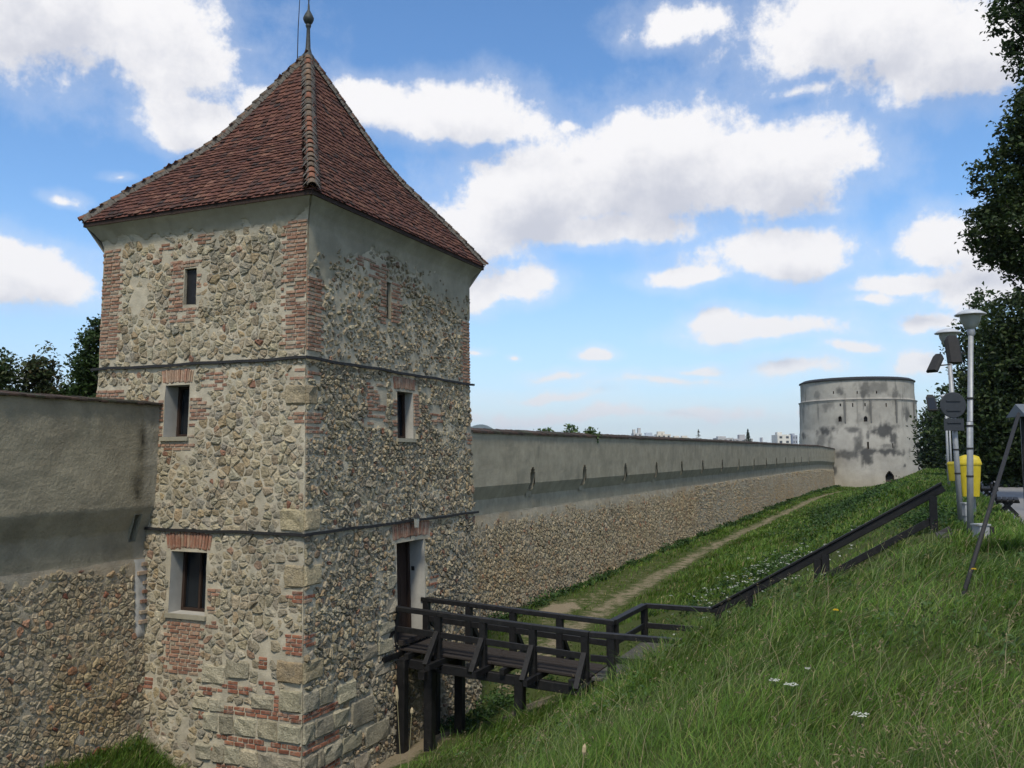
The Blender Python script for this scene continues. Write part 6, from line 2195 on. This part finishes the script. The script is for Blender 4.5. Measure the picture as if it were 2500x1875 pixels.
def umbel(px, py, R, label, lift=0.42):
    p = hit_ground(px, py, lift); gzv = float(ground(p[0], p[1]))
    root = empty('wild_carrot', (p[0], p[1], gzv), label=label, category='flower', group='wild carrot flowers')
    H = p[2] - gzv
    q = MB(); q.tube([(0.03, 0.02, -.02), (0.015, 0, H * .6), (0, 0, H - .05)], [0.0035, 0.003, 0.002], 5)
    for i in range(11):
        a = i * 2.4; rr_ = R * math.sqrt(i / 11)
        q.tube([(0, 0, H - .05), (rr_ * math.cos(a), rr_ * math.sin(a), H - .004)], [0.0014, 0.001], 4)
    q.t = [(0.07, 0.11, 0.03)] * len(q.v); q.build('stem', M_FLOWER, root)
    q = MB()
    for i in range(26):
        a = i * 2.4; rr_ = R * math.sqrt(i / 26); c = Vector((rr_ * math.cos(a), rr_ * math.sin(a), H + random.uniform(-.006, .006) + 0.12 * rr_))
        s = R * .15
        V = [c + Vector((0, 0, .004))] + [c + Vector((s * math.cos(b_), s * math.sin(b_), random.uniform(-.003, .003))) for b_ in (0, 1.05, 2.1, 3.14, 4.2, 5.2)]
        q.add(V, [(0, 1 + j, 1 + (j + 1) % 6) for j in range(6)], (0.42, 0.43, 0.36))
    q.build('flower_head', M_FLOWER, root)


umbel(1932, 1672, 0.046, 'largest white umbel flower in the near grass')
umbel(1891, 1661, 0.035, 'small white umbel just beside the largest one')
umbel(2101, 1746, 0.045, 'white umbel flower lower down and farther right than the largest')
umbel(1972, 1632, 0.02, 'tiny white umbel above the largest one')
umbel(1790, 1405, 0.06, 'white umbel close under the sloping handrail')


def dandelion(px, py, label):
    p = hit_ground(px, py, .33); gzv = float(ground(p[0], p[1])); H = p[2] - gzv; D = math.hypot(p[0], p[1])
    root = empty('yellow_flower', (p[0], p[1], gzv), label=label, category='flower', group='yellow meadow flowers')
    q = MB(); q.tube([(0, 0, -.02), (0.01, 0, H)], [0.003, 0.0025], 5); q.t = [(0.07, 0.11, 0.03)] * len(q.v); q.build('stem', M_FLOWER, root)
    q = MB()
    R = 0.034
    for ring, (r0, n, zz_) in enumerate(((R, 14, 0), (R * .65, 10, .008))):
        for i in range(n):
            a = 2 * math.pi * i / n + ring * .2; b_ = 2.2 / n
            q.add([(0.01, 0, H + zz_), (0.01 + r0 * .8 * math.cos(a - b_), r0 * .8 * math.sin(a - b_), H + zz_ + .006), (0.01 + r0 * math.cos(a), r0 * math.sin(a), H + zz_ + .003), (0.01 + r0 * .8 * math.cos(a + b_), r0 * .8 * math.sin(a + b_), H + zz_ + .006)], [(0, 1, 2, 3)], (0.75, 0.50, 0.02))
    q.build('flower_head', M_FLOWER, root)


dandelion(2038, 1490, 'yellow flower in the middle of the bank grass')
dandelion(1829, 1412, 'yellow flower above the sloping handrail')
dandelion(2375, 1390, 'yellow flower beside the raking pole')

# black pipe lying on the slope of the far bank
pp = [hit_ground(px, py) for px, py in ((1858, 1336), (1885, 1322), (1920, 1303), (1958, 1281))]
q = MB(); q.tube([(p[0], p[1], p[2] + .05) for p in pp], 0.05, 7); q.t = [(1, 1, 1)] * len(q.v)
q.build('hose', M_IRON, None, smooth=True, label='thin black hose lying in the grass above the dirt path', category='hose')

# tall seeding stalks in front of the bridge posts
def seed_stalk(px, py, pxb, pyb, depth, hl, label):
    t_ = Vector(at(px, py, depth)); gxy = at(pxb, pyb, depth)
    b_ = Vector((gxy[0], gxy[1], float(ground(gxy[0], gxy[1]))))
    root = empty('grass_seed_stalk', b_, label=label, category='grass stalk', group='tall seeding grass stalks')
    e = t_ - b_
    q = MB(); q.tube([(0, 0, 0), tuple(e * .5 + Vector((.01, 0, .02))), tuple(e)], [0.004, 0.0035, 0.0025], 5); q.t = [(0.26, 0.22, 0.11)] * len(q.v); q.build('stem', M_FLOWER, root)
    q = MB(); dirv = (e - e * .5).normalized()
    q.tube([tuple(e - dirv * .01), tuple(e + dirv * hl * .2), tuple(e + dirv * hl * .7), tuple(e + dirv * hl)], [0.004, 0.014, 0.012, 0.003], 7); q.t = [(0.42, 0.33, 0.19)] * len(q.v); q.build('seed_head', M_FLOWER, root)


seed_stalk(970, 1712, 988, 1860, 7.5, 0.13, 'tallest pale seed stalk in front of the bridge posts')
seed_stalk(1005, 1742, 980, 1800, 7.5, 0.05, 'short side stalk beside the tallest pale seed stalk')
seed_stalk(1425, 1840, 1400, 1875, 5.5, 0.06, 'brown seed head low in the near grass under the bridge')


# ------------------------------------------------------------------ summer haze over the whole place
hm = bpy.data.materials.new('summer haze')
hm.use_nodes = True
t = hm.node_tree
t.nodes.clear()
pv_ = N(t, 'ShaderNodeVolumePrincipled')
pv_.inputs['Color'].default_value = (0.80, 0.87, 1.0, 1)
pv_.inputs['Density'].default_value = 0.00009
pv_.inputs['Anisotropy'].default_value = 0.3
om = N(t, 'ShaderNodeOutputMaterial')
t.links.new(pv_.outputs[0], om.inputs['Volume'])
mb = MB()
mb.box((-9000, -9000, -75), (9000, 9000, 320))
hz = mb.build('haze', hm, None, kind='stuff', label='thin summer haze in the air')
